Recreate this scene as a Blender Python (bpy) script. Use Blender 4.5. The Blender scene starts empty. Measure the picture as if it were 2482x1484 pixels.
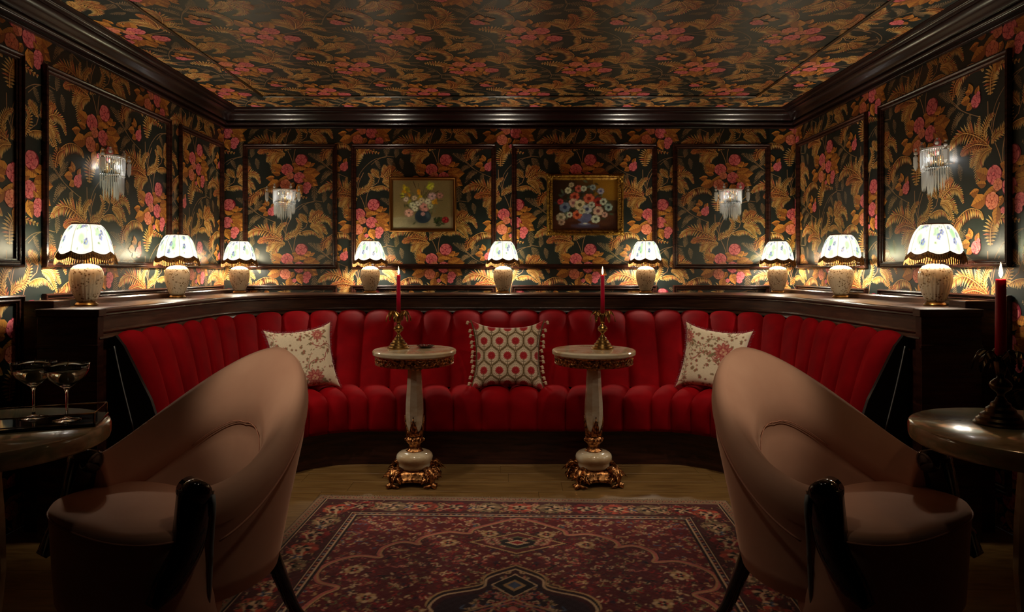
import bpy, math, random
import numpy as np
from mathutils import Vector, Matrix
random.seed(7); rng = np.random.default_rng(7)
PI = math.pi
SC = bpy.context.scene
COL = SC.collection

# ------------------------------------------------------------------ camera, world, exposure, lights
F = 1620.0; VX, VY = 1235.0, 657.0; EYE = 1.12
cam_d = bpy.data.cameras.new('camera'); cam = bpy.data.objects.new('camera', cam_d); COL.objects.link(cam)
cam.location = (0, 0, EYE); cam.rotation_euler = (PI/2, 0, 0)
cam_d.sensor_width = 36; cam_d.sensor_fit = 'HORIZONTAL'; cam_d.lens = F/2482*36
cam_d.shift_x = (1241-VX)/2482; cam_d.shift_y = -(742-VY)/2482; cam_d.clip_start = .05
SC.camera = cam
w = bpy.data.worlds.new('world'); SC.world = w; w.use_nodes = True
w.node_tree.nodes['Background'].inputs[0].default_value = (.02, .017, .015, 1)
w.node_tree.nodes['Background'].inputs[1].default_value = .3
SC.view_settings.view_transform = 'Standard'; SC.view_settings.look = 'None'
SC.view_settings.exposure = 0.0; SC.view_settings.gamma = 1; SC.view_settings.use_curve_mapping = False
SHADE_STRENGTH = 1.45; BULB_W = 36.0; SPOT_W = 40

def light(name, kind, loc, watts, col, size=.02, rot=None, spot=None, blend=.6, shape=None):
    d = bpy.data.lights.new(name, kind); d.energy = watts; d.color = col
    if kind == 'SPOT': d.spot_size = math.radians(spot); d.spot_blend = blend; d.shadow_soft_size = size
    elif kind == 'POINT': d.shadow_soft_size = size
    elif kind == 'AREA': d.size = size
    o = bpy.data.objects.new(name, d); COL.objects.link(o); o.location = loc
    if rot is not None: o.rotation_euler = rot
    return o
def aim(o, tgt):
    v = Vector(tgt)-o.location; o.rotation_euler = v.to_track_quat('-Z', 'Y').to_euler()
# ceiling spots out of frame: inferred downlights, plus ones added to brighten chairs and tables
CEIL_SPOTS = [((-.50, 2.84, 2.27), (-.5, 3.7, .5), .7, 66), ((.45, 2.84, 2.27), (.45, 3.7, .5), .7, 66),
        ((-1.1, 2.80, 2.27), (-1.5, 3.5, .7), 1.3, 66), ((1.1, 2.80, 2.27), (1.5, 3.5, .7), 1.3, 66),
        ((-1.0, 1.75, 2.27), (-.95, 1.95, 0), .04, 66), ((1.0, 1.75, 2.27), (.95, 1.95, 0), .04, 66),
        ((-.25, .6, 2.27), (-.35, 3.6, .45), .2, 40), ((.25, .6, 2.27), (.35, 3.6, .45), .2, 40),  # added frontal fill aimed at the tables
        ((0, 2.3, 2.27), (0, 2.7, 0), .16, 80),
        ((-1.35, 1.25, 2.27), (-.74, 2.18, .74), 1.2, 20), ((1.35, 1.25, 2.27), (.74, 2.18, .74), 1.2, 20),  # added narrow spots to light the inner chair backs
        ((.05, 1.6, 2.27), (-.62, 2.0, .5), .28, 28), ((-.05, 1.6, 2.27), (.62, 2.0, .5), .28, 28)]  # added spots to light the outer chair shells
for p, t, k, a in CEIL_SPOTS:
    aim(light('ceiling_spot', 'SPOT', p, SPOT_W*k, (1, .84, .62), .05, spot=a, blend=.8), t)

# ------------------------------------------------------------------ colours and materials
def lin(c):
    c = np.asarray(c, float)/255.0
    return np.where(c <= .04045, c/12.92, ((c+.055)/1.055)**2.4)
def nt(name):
    m = bpy.data.materials.new(name); m.use_nodes = True
    n = m.node_tree.nodes; b = n['Principled BSDF']
    return m, n, m.node_tree.links, b
def setp(b, **k):
    for a, v in k.items():
        nm = a.replace('_', ' ')
        if nm in b.inputs: b.inputs[nm].default_value = v
def mat(name, c, rough=.5, metal=0, spec=.5, noise=None, bump=0, bscale=60, sheen=0, sheencol=None, coat=0, trans=0, ior=1.45, emit=None, es=0, stretch=(1, 1, 1), detail=6):
    m, n, l, b = nt(name)
    col = (*lin(c), 1)
    setp(b, Base_Color=col, Roughness=rough, Metallic=metal, Specular_IOR_Level=spec, Coat_Weight=coat, Transmission_Weight=trans, IOR=ior, Sheen_Weight=sheen)
    if sheencol: b.inputs['Sheen Tint'].default_value = (*lin(sheencol), 1); b.inputs['Sheen Roughness'].default_value = .35
    if emit is not None:
        b.inputs['Emission Color'].default_value = (*lin(emit), 1); b.inputs['Emission Strength'].default_value = es
    tc = n.new('ShaderNodeTexCoord'); mp = n.new('ShaderNodeMapping'); mp.inputs['Scale'].default_value = stretch
    l.new(tc.outputs['Object'], mp.inputs[0])
    if noise:   # noise = (scale, [(pos,colour)...])
        tx = n.new('ShaderNodeTexNoise'); tx.inputs['Scale'].default_value = noise[0]; tx.inputs['Detail'].default_value = detail
        l.new(mp.outputs[0], tx.inputs[0]); r = n.new('ShaderNodeValToRGB'); l.new(tx.outputs[0], r.inputs[0])
        e = r.color_ramp.elements
        while len(e) < len(noise[1]): e.new(.5)
        for q, (ps, cc) in zip(e, noise[1]): q.position = ps; q.color = (*lin(cc), 1)
        l.new(r.outputs[0], b.inputs['Base Color'])
    if bump:
        tb = n.new('ShaderNodeTexNoise'); tb.inputs['Scale'].default_value = bscale; tb.inputs['Detail'].default_value = 4
        l.new(mp.outputs[0], tb.inputs[0]); bp = n.new('ShaderNodeBump'); bp.inputs['Strength'].default_value = bump; bp.inputs['Distance'].default_value = .002
        l.new(tb.outputs[0], bp.inputs['Height']); l.new(bp.outputs[0], b.inputs['Normal'])
    return m
def attr_mat(name, rough=.5, spec=.5, bump=0, bscale=200, sheen=0, emit=0, tint=None, var=0):
    m, n, l, b = nt(name)
    a = n.new('ShaderNodeAttribute'); a.attribute_name = 'Col'
    src = a.outputs['Color']
    if var:
        tx = n.new('ShaderNodeTexNoise'); tx.inputs['Scale'].default_value = 9; tx.inputs['Detail'].default_value = 5
        tc = n.new('ShaderNodeTexCoord'); l.new(tc.outputs['Object'], tx.inputs[0])
        mr = n.new('ShaderNodeMapRange'); mr.inputs['To Min'].default_value = 1-var; mr.inputs['To Max'].default_value = 1+var
        l.new(tx.outputs[0], mr.inputs[0])
        vm = n.new('ShaderNodeVectorMath'); vm.operation = 'SCALE'; l.new(src, vm.inputs[0]); l.new(mr.outputs[0], vm.inputs['Scale']); src = vm.outputs[0]
    setp(b, Roughness=rough, Specular_IOR_Level=spec, Sheen_Weight=sheen)
    if emit:
        b.inputs['Base Color'].default_value = (.07, .068, .06, 1)
        l.new(src, b.inputs['Emission Color']); b.inputs['Emission Strength'].default_value = emit
    else: l.new(src, b.inputs['Base Color'])
    if bump:
        tc = n.new('ShaderNodeTexCoord'); tb = n.new('ShaderNodeTexNoise'); tb.inputs['Scale'].default_value = bscale; tb.inputs['Detail'].default_value = 3
        l.new(tc.outputs['Object'], tb.inputs[0]); bp = n.new('ShaderNodeBump'); bp.inputs['Strength'].default_value = bump; bp.inputs['Distance'].default_value = .002
        l.new(tb.outputs[0], bp.inputs['Height']); l.new(bp.outputs[0], b.inputs['Normal'])
    return m

M_PAPER = attr_mat('wallpaper_print', rough=.42, spec=.62, bump=.12, bscale=35, var=.18)
M_WOOD = mat('dark_mahogany', (38, 19, 15), .27, spec=.55, noise=(6, [(.3, (36, 16, 13)), (.55, (58, 29, 21)), (.75, (74, 40, 28))]), bump=.15, bscale=50, stretch=(1, 1, 9))
M_WOODH = mat('dark_mahogany_ledge', (44, 26, 20), .28, spec=.55, noise=(5, [(.3, (40, 23, 18)), (.5, (62, 38, 28)), (.75, (86, 58, 43))]), bump=.25, bscale=40, stretch=(1.5, 1.5, 14))
M_CROWN = mat('crown_varnish', (30, 14, 13), .22, spec=.6)
M_BLACK = mat('black_backing', (10, 7, 7), .5)
M_VELVET = mat('red_velvet', (120, 5, 12), .75, spec=.05, sheen=.3, sheencol=(225, 36, 34), bump=.1, bscale=500, noise=(7, [(.25, (106, 3, 11)), (.75, (140, 7, 16))]))
M_BLUSH = mat('blush_velvet', (200, 150, 125), .8, spec=.15, sheen=.5, sheencol=(245, 200, 172), noise=(4, [(.3, (194, 144, 120)), (.7, (212, 164, 138))]))
M_PIPE = mat('blush_piping', (178, 120, 96), .7)
M_GREYPIPE = mat('grey_edging', (128, 128, 128), .5)
M_LACQ = mat('black_lacquer', (4, 3, 4), .1, spec=.6, coat=.5)
M_BRASS = mat('aged_brass', (150, 112, 58), .3, metal=1, noise=(40, [(.3, (112, 80, 40)), (.7, (186, 146, 84))]), bump=.2, bscale=120)
M_GILT = mat('rose_gilt_bronze', (178, 108, 62), .28, metal=1, noise=(70, [(.38, (84, 44, 24)), (.62, (222, 158, 98))]), bump=.6, bscale=160)
M_FRAME1 = mat('dull_gold_frame', (128, 82, 34), .38, metal=.7, bump=.2)
M_FRAME2 = mat('gilt_frame', (170, 124, 44), .4, metal=.65, noise=(60, [(.35, (112, 74, 26)), (.65, (190, 146, 60))]), bump=.7, bscale=220)
M_ONYX = mat('cream_onyx', (206, 186, 150), .12, spec=.5, coat=.3, detail=8, noise=(5, [(.25, (150, 106, 70)), (.42, (196, 168, 130)), (.55, (216, 204, 178)), (.68, (186, 160, 120)), (.8, (226, 214, 190))]), stretch=(1, 1, 2.2))
M_ONYXG = mat('green_onyx', (140, 128, 96), .14, spec=.5, coat=.2, detail=9, noise=(6, [(.25, (110, 82, 54)), (.42, (176, 150, 112)), (.52, (150, 152, 116)), (.62, (206, 184, 144)), (.8, (140, 108, 76))]), stretch=(1, 1.5, 3))
M_OAK = mat('oak_plank', (112, 84, 48), .38, noise=(3, [(.3, (98, 70, 38)), (.5, (120, 90, 50)), (.75, (136, 106, 62))]), bump=.2, bscale=60, stretch=(1.5, 14, 1))
M_CERAM = None
M_FRINGE = mat('brown_gold_fringe', (100, 62, 22), .6, spec=.3, noise=(120, [(.35, (52, 28, 9)), (.65, (146, 98, 40))]))
M_TRIM = mat('shade_braid', (92, 54, 22), .6)
M_CANDLE = mat('crimson_wax', (196, 16, 58), .4, spec=.4)
M_CANDLE.node_tree.nodes['Principled BSDF'].inputs['Subsurface Weight'].default_value = .15
M_FLAME = mat('flame', (255, 220, 140), 1, emit=(255, 214, 140), es=14)
M_WICK = mat('wick', (20, 12, 8), .9)
M_CLOTH = attr_mat('printed_linen', rough=.85, spec=.2, bump=.3, bscale=400, sheen=.2)
M_PAINT = attr_mat('oil_paint', rough=.45, spec=.4, bump=.35, bscale=90)
M_RUG = attr_mat('rug_pile', rough=.95, spec=.08, bump=.6, bscale=350, sheen=.15)
M_SHADE = attr_mat('lit_floral_shade', rough=.7, spec=.2, emit=SHADE_STRENGTH)
_n = M_SHADE.node_tree.nodes; _l = M_SHADE.node_tree.links; _t = _n.new('ShaderNodeBsdfTransparent'); _l.new(_n['Attribute'].outputs['Color'], _t.inputs[0])
_x = _n.new('ShaderNodeMixShader'); _x.inputs[0].default_value = .24; _o = [q for q in _n if q.type == 'OUTPUT_MATERIAL'][0]
_l.new(_n['Principled BSDF'].outputs[0], _x.inputs[1]); _l.new(_t.outputs[0], _x.inputs[2]); _l.new(_x.outputs[0], _o.inputs[0])
M_LINING = mat('shade_lining', (240, 232, 205), .8)
M_BULB = mat('bulb', (255, 240, 200), .6, emit=(255, 232, 180), es=6)
M_TASSEL = mat('cream_tassel', (196, 170, 140), .85)
M_MAROON = mat('maroon_fringe', (110, 14, 34), .85, sheen=.4)
M_TRAYM = mat('black_mirror_tray', (5, 6, 6), .05, spec=.8)
M_CERDK = mat('nuts', (90, 30, 22), .5, noise=(60, [(.3, (60, 18, 14)), (.7, (128, 52, 34))]))
M_OLIVE = mat('olive_flesh', (96, 92, 54), .35)
def glassmat(name, tint=(255, 255, 255), rough=.02, ior=1.45):
    m = mat(name, tint, rough, trans=1, ior=ior); return m
M_GLASS = glassmat('clear_glass')
M_DRINK = mat('pale_drink', (226, 222, 204), .02, trans=.8, ior=1.33)
# crystal: glass that also scatters a little of the light of the bulbs inside
M_CRYST, n_, l_, b_ = nt('cut_crystal')
setp(b_, Base_Color=(.93, .95, .95, 1), Roughness=.1, Specular_IOR_Level=.9, Transmission_Weight=.3, IOR=1.5)
b_.inputs['Metallic'].default_value = 0
# ceramic lamp body: cream with brown specks
M_CERAM, n_, l_, b_ = nt('speckled_ceramic')
setp(b_, Roughness=.22, Coat_Weight=.3)
tc = n_.new('ShaderNodeTexCoord'); vo = n_.new('ShaderNodeTexVoronoi'); vo.inputs['Scale'].default_value = 90
nz = n_.new('ShaderNodeTexNoise'); nz.inputs['Scale'].default_value = 22
cr = n_.new('ShaderNodeValToRGB'); e = cr.color_ramp.elements
e[0].position = .26; e[0].color = (*lin((140, 114, 80)), 1); e[1].position = .42; e[1].color = (*lin((222, 208, 178)), 1)
c2 = n_.new('ShaderNodeValToRGB'); e = c2.color_ramp.elements
e[0].position = .42; e[0].color = (0, 0, 0, 1); e[1].position = .5; e[1].color = (1, 1, 1, 1)
mx = n_.new('ShaderNodeMix'); mx.data_type = 'RGBA'; mx.inputs[6].default_value = (*lin((222, 208, 178)), 1)
l_.new(tc.outputs['Object'], vo.inputs[0]); l_.new(tc.outputs['Object'], nz.inputs[0]); l_.new(vo.outputs['Distance'], cr.inputs[0])
l_.new(nz.outputs[0], c2.inputs[0]); l_.new(c2.outputs[0], mx.inputs[0]); l_.new(cr.outputs[0], mx.inputs[7]); l_.new(mx.outputs[2], b_.inputs['Base Color'])

# ------------------------------------------------------------------ mesh helpers
def mesh(name, V, Fc, m=None, smooth=False, cols=None, mats=None, fm=None):
    me = bpy.data.meshes.new(name)
    me.from_pydata([tuple(v) for v in V], [], [tuple(f) for f in Fc])
    if m: me.materials.append(m)
    if mats:
        for q in mats: me.materials.append(q)
        me.polygons.foreach_set('material_index', fm)
    if smooth: me.polygons.foreach_set('use_smooth', [True]*len(me.polygons))
    if cols is not None: setcol(me, cols)
    me.update(); return me
def setcol(me, cols):
    a = me.color_attributes.new('Col', 'FLOAT_COLOR', 'POINT')
    c = np.ones((len(me.vertices), 4), np.float32); c[:, :3] = cols; a.data.foreach_set('color', c.ravel())
def ob(name, me, parent=None, loc=None, rot=None):
    o = bpy.data.objects.new(name, me); COL.objects.link(o)
    if parent is not None: o.parent = parent
    if loc is not None: o.location = loc
    if rot is not None: o.rotation_euler = rot
    return o
def thing(name, label, cat, loc=(0, 0, 0), rz=0, group=None):
    o = bpy.data.objects.new(name, None); COL.objects.link(o); o.empty_display_size = .05
    o.location = loc; o.rotation_euler = (0, 0, rz); o['label'] = label; o['category'] = cat
    if group: o['group'] = group
    return o
def tag(o, label, cat, group=None):
    o['label'] = label; o['category'] = cat
    if group: o['group'] = group
    return o
def dup(root, loc, rz, label):
    r = root.copy(); COL.objects.link(r); r.location = loc; r.rotation_euler = (0, 0, rz); r['label'] = label
    def rec(a, b):
        for ch in a.children:
            c = ch.copy(); COL.objects.link(c); c.parent = b; c.matrix_parent_inverse = ch.matrix_parent_inverse.copy(); rec(ch, c)
    rec(root, r); return r
class MB:
    def __init__(s): s.V = []; s.F = []
    def add(s, V, Fc):
        k = len(s.V); s.V += [tuple(v) for v in V]; s.F += [tuple(i+k for i in f) for f in Fc]; return s
    def box(s, a, b, bev=0):
        (x0, y0, z0), (x1, y1, z1) = a, b
        if bev <= 0:
            V = [(x, y, z) for z in (z0, z1) for y in (y0, y1) for x in (x0, x1)]
            return s.add(V, [(0, 2, 3, 1), (4, 5, 7, 6), (0, 1, 5, 4), (2, 6, 7, 3), (0, 4, 6, 2), (1, 3, 7, 5)])
        e = bev; rings = []
        for z, i in ((z0, e), (z0+e, 0), (z1-e, 0), (z1, e)):
            X0, X1, Y0, Y1 = x0+i, x1-i, y0+i, y1-i
            rings.append([(X0+e, Y0, z), (X1-e, Y0, z), (X1, Y0+e, z), (X1, Y1-e, z), (X1-e, Y1, z), (X0+e, Y1, z), (X0, Y1-e, z), (X0, Y0+e, z)])
        V = [p for r in rings for p in r]; Fc = [tuple(reversed(range(8))), tuple(range(24, 32))]
        for k in range(3):
            for i in range(8): j = (i+1) % 8; Fc.append((k*8+i, k*8+j, k*8+8+j, k*8+8+i))
        return s.add(V, Fc)
    def lathe(s, prof, n=24, c=(0, 0, 0), flute=0, nf=12, cap=True, arc=None, sx=1, sy=1, ph=0):
        V = []; Fc = []
        full = arc is None; a0, a1 = (0, 2*PI) if full else arc; m = n if full else n+1
        for r, z in prof:
            for i in range(m):
                a = a0+(a1-a0)*i/n+ph; rr = r*(1+flute*math.cos(nf*a))
                V.append((c[0]+rr*math.cos(a)*sx, c[1]+rr*math.sin(a)*sy, c[2]+z))
        for k in range(len(prof)-1):
            for i in range(n):
                j = (i+1) % m if full else i+1
                Fc.append((k*m+i, k*m+j, (k+1)*m+j, (k+1)*m+i))
        if cap and full:
            Fc.append(tuple(reversed(range(m)))); Fc.append(tuple((len(prof)-1)*m+i for i in range(m)))
        return s.add(V, Fc)
    def tube(s, pts, r, n=8, closed=False, cap=True, sq=1):
        pts = [Vector(p) for p in pts]; N = len(pts); rs = r if isinstance(r, (list, tuple)) else [r]*N
        V = []; Fc = []; up = Vector((0, 0, 1)); prev = None
        for i, p in enumerate(pts):
            t = (pts[(i+1) % N]-pts[i-1]) if (closed or 0 < i < N-1) else (pts[1]-pts[0] if i == 0 else pts[-1]-pts[-2])
            t.normalize()
            if prev is None:
                a = t.cross(up)
                if a.length < .05: a = t.cross(Vector((1, 0, 0)))
            else: a = prev-t*prev.dot(t)
            a.normalize(); prev = a; b = t.cross(a)
            for k in range(n):
                q = 2*PI*k/n; V.append(p+(a*math.cos(q)+b*math.sin(q)*sq)*rs[i])
        for i in range(N if closed else N-1):
            j = (i+1) % N
            for k in range(n): k2 = (k+1) % n; Fc.append((i*n+k, i*n+k2, j*n+k2, j*n+k))
        if cap and not closed: Fc.append(tuple(reversed(range(n)))); Fc.append(tuple((N-1)*n+k for k in range(n)))
        return s.add(V, Fc)
    def ball(s, c, r, n=10, m=6, sz=1):
        prof = [(r*math.sin(PI*k/m)+1e-5, -r*sz*math.cos(PI*k/m)) for k in range(m+1)]
        return s.lathe(prof, n, c, cap=True)
    def extr(s, prof, p0, p1, U, W, m0=0, m1=0):
        """profile (u,w) prism from p0 to p1; ends sheared by m0,m1 * u (mitres)"""
        p0, p1, U, W = Vector(p0), Vector(p1), Vector(U), Vector(W); t = (p1-p0).normalized(); n = len(prof)
        V = [p0+U*u+W*q+t*(m0*u) for u, q in prof]+[p1+U*u+W*q+t*(m1*u) for u, q in prof]
        Fc = [(i, (i+1) % n, n+(i+1) % n, n+i) for i in range(n)]+[tuple(reversed(range(n))), tuple(range(n, 2*n))]
        return s.add(V, Fc)
    def mesh(s, name, m, smooth=False): return mesh(name, s.V, s.F, m, smooth)
    def ob(s, name, m, parent=None, smooth=False, loc=None, rot=None): return ob(name, s.mesh(name, m, smooth), parent, loc, rot)
def autosmooth(o, ang=40):
    me = o.data
    me.polygons.foreach_set('use_smooth', [True]*len(me.polygons))
    try: me.set_sharp_from_angle(angle=math.radians(ang))
    except Exception: pass
    return o
def grid(nu, nv, f, wrap=False):
    V = [f(i/(nu-1), j/(nv-1)) for j in range(nv) for i in range(nu)]
    Fc = [(j*nu+i, j*nu+i+1, (j+1)*nu+i+1, (j+1)*nu+i) for j in range(nv-1) for i in range(nu-1)]
    return V, Fc
def catmull(P, n):
    P = [np.array(p, float) for p in P]; P = [2*P[0]-P[1]]+P+[2*P[-1]-P[-2]]; out = []; m = len(P)-3
    for k in range(n):
        t = k/(n-1)*m; i = min(int(t), m-1); t -= i; a, b, c, d = P[i:i+4]
        out.append(.5*((2*b)+(-a+c)*t+(2*a-5*b+4*c-d)*t*t+(-a+3*b-3*c+d)*t**3))
    return out

# ------------------------------------------------------------------ wallpaper repeat (flat print drawn as thin coloured shapes)
class Print:
    def __init__(s): s.polys = []; s.h = 0
    def layer(s, d=4e-5): s.h += d*.18
    def poly(s, pts, cols): s.h += 4e-7; s.polys.append((pts, cols if isinstance(cols, list) else [cols]*len(pts), s.h))
PR = Print()
def jit(c, a=10):
    k = 1+random.uniform(-a, a)/100
    return tuple(max(0, min(255, x*k)) for x in c)
def frond(P, L, n=15, style='gold', side=(1, 1), droop=0., wf=1.0, grow=.35):
    PR.layer()
    S = catmull(P, n*2+1)
    if style == 'gold': C0, C1, C2 = (140, 82, 30), (224, 166, 78), (248, 214, 146)
    elif style == 'rust': C0, C1, C2 = (120, 56, 26), (206, 116, 46), (230, 156, 88)
    else: C0, C1, C2 = (120, 92, 62), (164, 134, 96), (190, 162, 124)
    skel = style == 'skel'
    tot = sum(np.linalg.norm(S[i+1]-S[i]) for i in range(len(S)-1)); step = tot/n
    back = (84, 42, 18) if not skel else None
    if back:        # shaded body of the frond
        for sd in (-1, 1):
            if not side[(sd+1)//2]: continue
            for i in range(0, len(S)-2, 2):
                def bd(k):
                    t = k/(len(S)-1); T = S[min(k+1, len(S)-1)]-S[max(k-1, 0)]; T /= np.linalg.norm(T)+1e-9
                    N = np.array((-T[1], T[0]))*sd; env = min(1, t/grow+.25)*(1-t)**.55
                    return S[k]+(N*.8+T*.35+np.array((0, droop)))*L*env*.42
                PR.poly([S[i], bd(i), bd(i+2), S[i+2]], [back]*4)
    for i in range(1, len(S), 2):
        t = i/(len(S)-1); T = S[min(i+1, len(S)-1)]-S[i-1]; T /= np.linalg.norm(T)+1e-9
        env = min(1, t/grow+.25)*(1-t*.98)**.55*(1+random.uniform(-.08, .08))
        for sd in (-1, 1):
            if not side[(sd+1)//2]: continue
            N = np.array((-T[1], T[0]))*sd
            d = N*.8+T*.5+np.array((0, droop)); d /= np.linalg.norm(d)
            l = L*env*(1.12 if skel else 1.18)
            if l < 1: continue
            wd = step*(.295 if not skel else .2)*wf; q = np.array((-d[1], d[0]))
            p0 = S[i]; tip = p0+d*l; mid = p0+d*l*.5+T*l*.05
            pk = random.random()
            c0, c1, c2 = jit(C0, 12), jit(C1, 12), jit(C2, 8)
            if not skel and pk < .16: c1 = (206, 104, 66); c2 = (222, 130, 96)
            if skel: PR.poly([p0-q*wd*.6, p0+q*wd*.6, mid+q*wd, tip, mid-q*wd], [c0, c0, c1, c2, c1])
            else: PR.poly([p0-q*wd*.8, p0+q*wd*.8, mid+q*wd*1.1, tip, mid-q*wd*1.1], [c0, c0, c1, c2, c1])
    stem(S, .5 if skel else .7, C1 if skel else (236, 186, 110), taper=True, raw=True)
def stem(P, wd, c, taper=False, raw=False):
    if not raw: PR.layer(); P = catmull(P, 14)
    st = 2 if raw else 1
    for i in range(0, len(P)-st, st):
        a, b = P[i], P[i+st]; T = b-a; T = T/(np.linalg.norm(T)+1e-9); N = np.array((-T[1], T[0]))
        w0 = wd*(1-i/len(P)*.8) if taper else wd; PR.poly([a-N*w0, a+N*w0, b+N*w0*.95, b-N*w0*.95], c)
def blob(c, rx, ry, rot, cc, n=9, edge=None, wob=.08):
    pts = []; cl = []
    for k in range(n):
        a = 2*PI*k/n; r = 1+random.uniform(-wob, wob); x, y = rx*r*math.cos(a), ry*r*math.sin(a)
        pts.append(np.array((c[0]+x*math.cos(rot)-y*math.sin(rot), c[1]+x*math.sin(rot)+y*math.cos(rot))))
        t = (1+math.sin(a))/2; cl.append(tuple(np.array(cc)*(1-t)+np.array(edge if edge else cc)*t))
    PR.poly(pts, cl)
def rose(x, y, r, tone=0):
    PR.layer(); dk, md, lt = (150, 30, 56), (220, 78, 96), (250, 146, 146)
    if tone: dk, md, lt = (160, 60, 40), (226, 108, 84), (248, 164, 128)
    blob((x, y), r*1.08, r*1.02, 0, jit(dk, 8), 15, edge=(128, 24, 44), wob=.1); o = random.random()*6
    for rr, n, sa, sb in ((.66, 6, .52, .34), (.36, 5, .36, .25), (.12, 3, .24, .17)):
        for k in range(n):
            a = o+2*PI*(k+random.uniform(-.15, .15))/n; R_ = r*rr; p = (x+math.cos(a)*R_, y+math.sin(a)*R_); PR.layer(8e-6)
            blob(p, r*sa, r*sb, a+PI/2, jit(dk, 8), 9, wob=.05); PR.layer(6e-6)
            q_ = (p[0]+math.cos(a)*r*.04, p[1]+math.sin(a)*r*.04-r*.02)
            blob(q_, r*sa*.9, r*sb*.86, a+PI/2, jit(lt, 6), 9, edge=jit(md, 10), wob=.06)
        o += .6
    blob((x, y), r*.09, r*.07, 0, dk, 6)
def leaf(x, y, l, wd, ang, c=(214, 144, 62), c2=(130, 62, 24)):
    l *= 1.3; wd *= 1.3
    PR.layer(1e-5); a = math.radians(ang); d = np.array((math.cos(a), math.sin(a))); q = np.array((-d[1], d[0])); o = np.array((x, y), float)
    L1 = [o]+[o+d*l*t+q*wd*math.sin(PI*t**.8) for t in (.2, .45, .7, .88)]+[o+d*l]; L2 = [o+d*l*t-q*wd*math.sin(PI*t**.8) for t in (.88, .7, .45, .2)]
    PR.poly(L1+[o+d*l*.5], jit(c, 10)); PR.poly([o, o+d*l*.5, o+d*l]+L2, jit(tuple((np.array(c)+np.array(c2))/2), 10)); PR.layer(6e-6)
    PR.poly([o-q*.4, o+q*.4, o+d*l*.9], c2)
    for t in (.25, .42, .6):
        for s in (-1, 1):
            b = o+d*l*t; PR.poly([b, b+d*1.0, b+d*l*.16+q*s*wd*.75], c2)
def Z5(x, y): return (590+x/6.183, 300+y/6.183)
def Z6(x, y): return (590+x/6.894, 303+y/6.894)      # same repeat, one tile up
def PP(f, *p): return [f(*q) for q in p]
# long thin stems first
for P in ([(640, 0), (650, 200), (700, 330), (700, 440)], [(800, 50), (730, 200), (705, 320)], [(740, 430), (800, 560), (870, 780)], [(1030, 220), (900, 330), (850, 480), (845, 620), (870, 780)], [(1190, -60), (1080, 120), (1040, 220)]):
    stem(PP(Z6, *P), .8, (176, 132, 92))
for P in ([(830, 1290), (930, 1210), (1060, 1160), (1180, 1170)], [(30, 1180), (130, 1290), (280, 1390), (480, 1480)], [(1310, 690), (1190, 580)], [(1700, 930), (1740, 760), (1850, 620), (1980, 530), (2140, 500)]):
    stem(PP(Z5, *P), .7, (150, 118, 84))
# skeleton ferns
for P, L in (([(1190, 590), (1090, 500), (975, 450)], 11), ([(1240, 640), (1290, 560), (1310, 490)], 9), ([(1230, 650), (1150, 660), (1075, 720)], 9), ([(1300, 745), (1230, 780), (1160, 890)], 10),
             ([(1060, 1160), (1065, 1040), (1060, 900)], 12), ([(1200, 1180), (1215, 1100), (1210, 1000)], 10), ([(1070, 1185), (1120, 1240), (1190, 1330)], 12), ([(1270, 1190), (1290, 1260), (1300, 1350)], 9),
             ([(890, 1220), (930, 1270), (965, 1350)], 8), ([(90, 1250), (50, 1200), (35, 1120)], 8), ([(150, 1310), (220, 1240), (280, 1150)], 9), ([(120, 1300), (60, 1340), (30, 1400)], 7), ([(260, 1400), (170, 1420), (90, 1500)], 10),
             ([(350, 1420), (330, 1470), (300, 1560)], 8)):
    frond(PP(Z5, *P), L, 11, 'skel')
# big golden ferns
for P, L, n, dr, sd, st in (([(380, 340), (375, 250), (392, 140)], 8, 12, 0, (1, 1), 'rust'), ([(510, 380), (500, 260), (525, 120)], 10, 14, 0, (1, 1), 'gold'), ([(630, 400), (590, 290), (640, 190), (730, 140)], 12, 15, 0, (1, 1), 'gold'),
                            ([(660, 450), (520, 340), (300, 250), (150, 290), (50, 380)], 22, 22, .55, (1, 1), 'gold'), ([(690, 470), (500, 470), (400, 620)], 20, 18, .25, (1, 1), 'gold'), ([(700, 480), (580, 510), (505, 620), (492, 800)], 19, 20, .3, (1, 1), 'gold'),
                            ([(660, 450), (480, 400), (330, 420), (250, 470)], 17, 16, .4, (1, 1), 'rust'), ([(690, 430), (800, 350), (900, 280), (945, 150), (880, 60)], 13, 20, 0, (1, 1), 'gold'), ([(690, 420), (760, 350), (860, 330)], 11, 12, 0, (1, 1), 'gold')):
    frond(PP(Z6, *P), L, n, st, sd, dr)
for P, L, n, dr, sd, st in (([(1060, 140), (1000, 60), (930, 0)], 13, 14, 0, (1, 1), 'gold'), ([(1100, 130), (1150, 20), (1150, -80)], 12, 14, 0, (1, 1), 'gold'), ([(1110, 140), (1200, 20), (1260, -30), (1330, -20)], 13, 14, .2, (1, 1), 'rust'),
                            ([(1130, 150), (1280, 60), (1420, 90), (1490, 230)], 15, 18, .4, (1, 1), 'gold'), ([(1120, 170), (1280, 190), (1400, 330)], 15, 16, .3, (1, 1), 'gold'), ([(1110, 190), (1240, 240), (1345, 420)], 14, 16, .3, (1, 1), 'gold'),
                            ([(920, 320), (1030, 275), (1160, 280), (1290, 390)], 15, 18, 1.2, (1, 1), 'gold')):
    frond(PP(Z6, *P), L, n, st, sd, dr)
frond(PP(Z5, (135, 1160), (190, 1030), (330, 960), (480, 990), (520, 1060)), 19, 20, 'gold', (1, 1), 2.2, grow=.05)
frond(PP(Z5, (1690, 640), (1700, 480), (1790, 400), (2040, 440)), 17, 18, 'gold', (1, 1), .5)
frond(PP(Z5, (1180, 560), (1220, 420), (1330, 360)), 12, 14, 'rust', (1, 1), .6)
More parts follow.
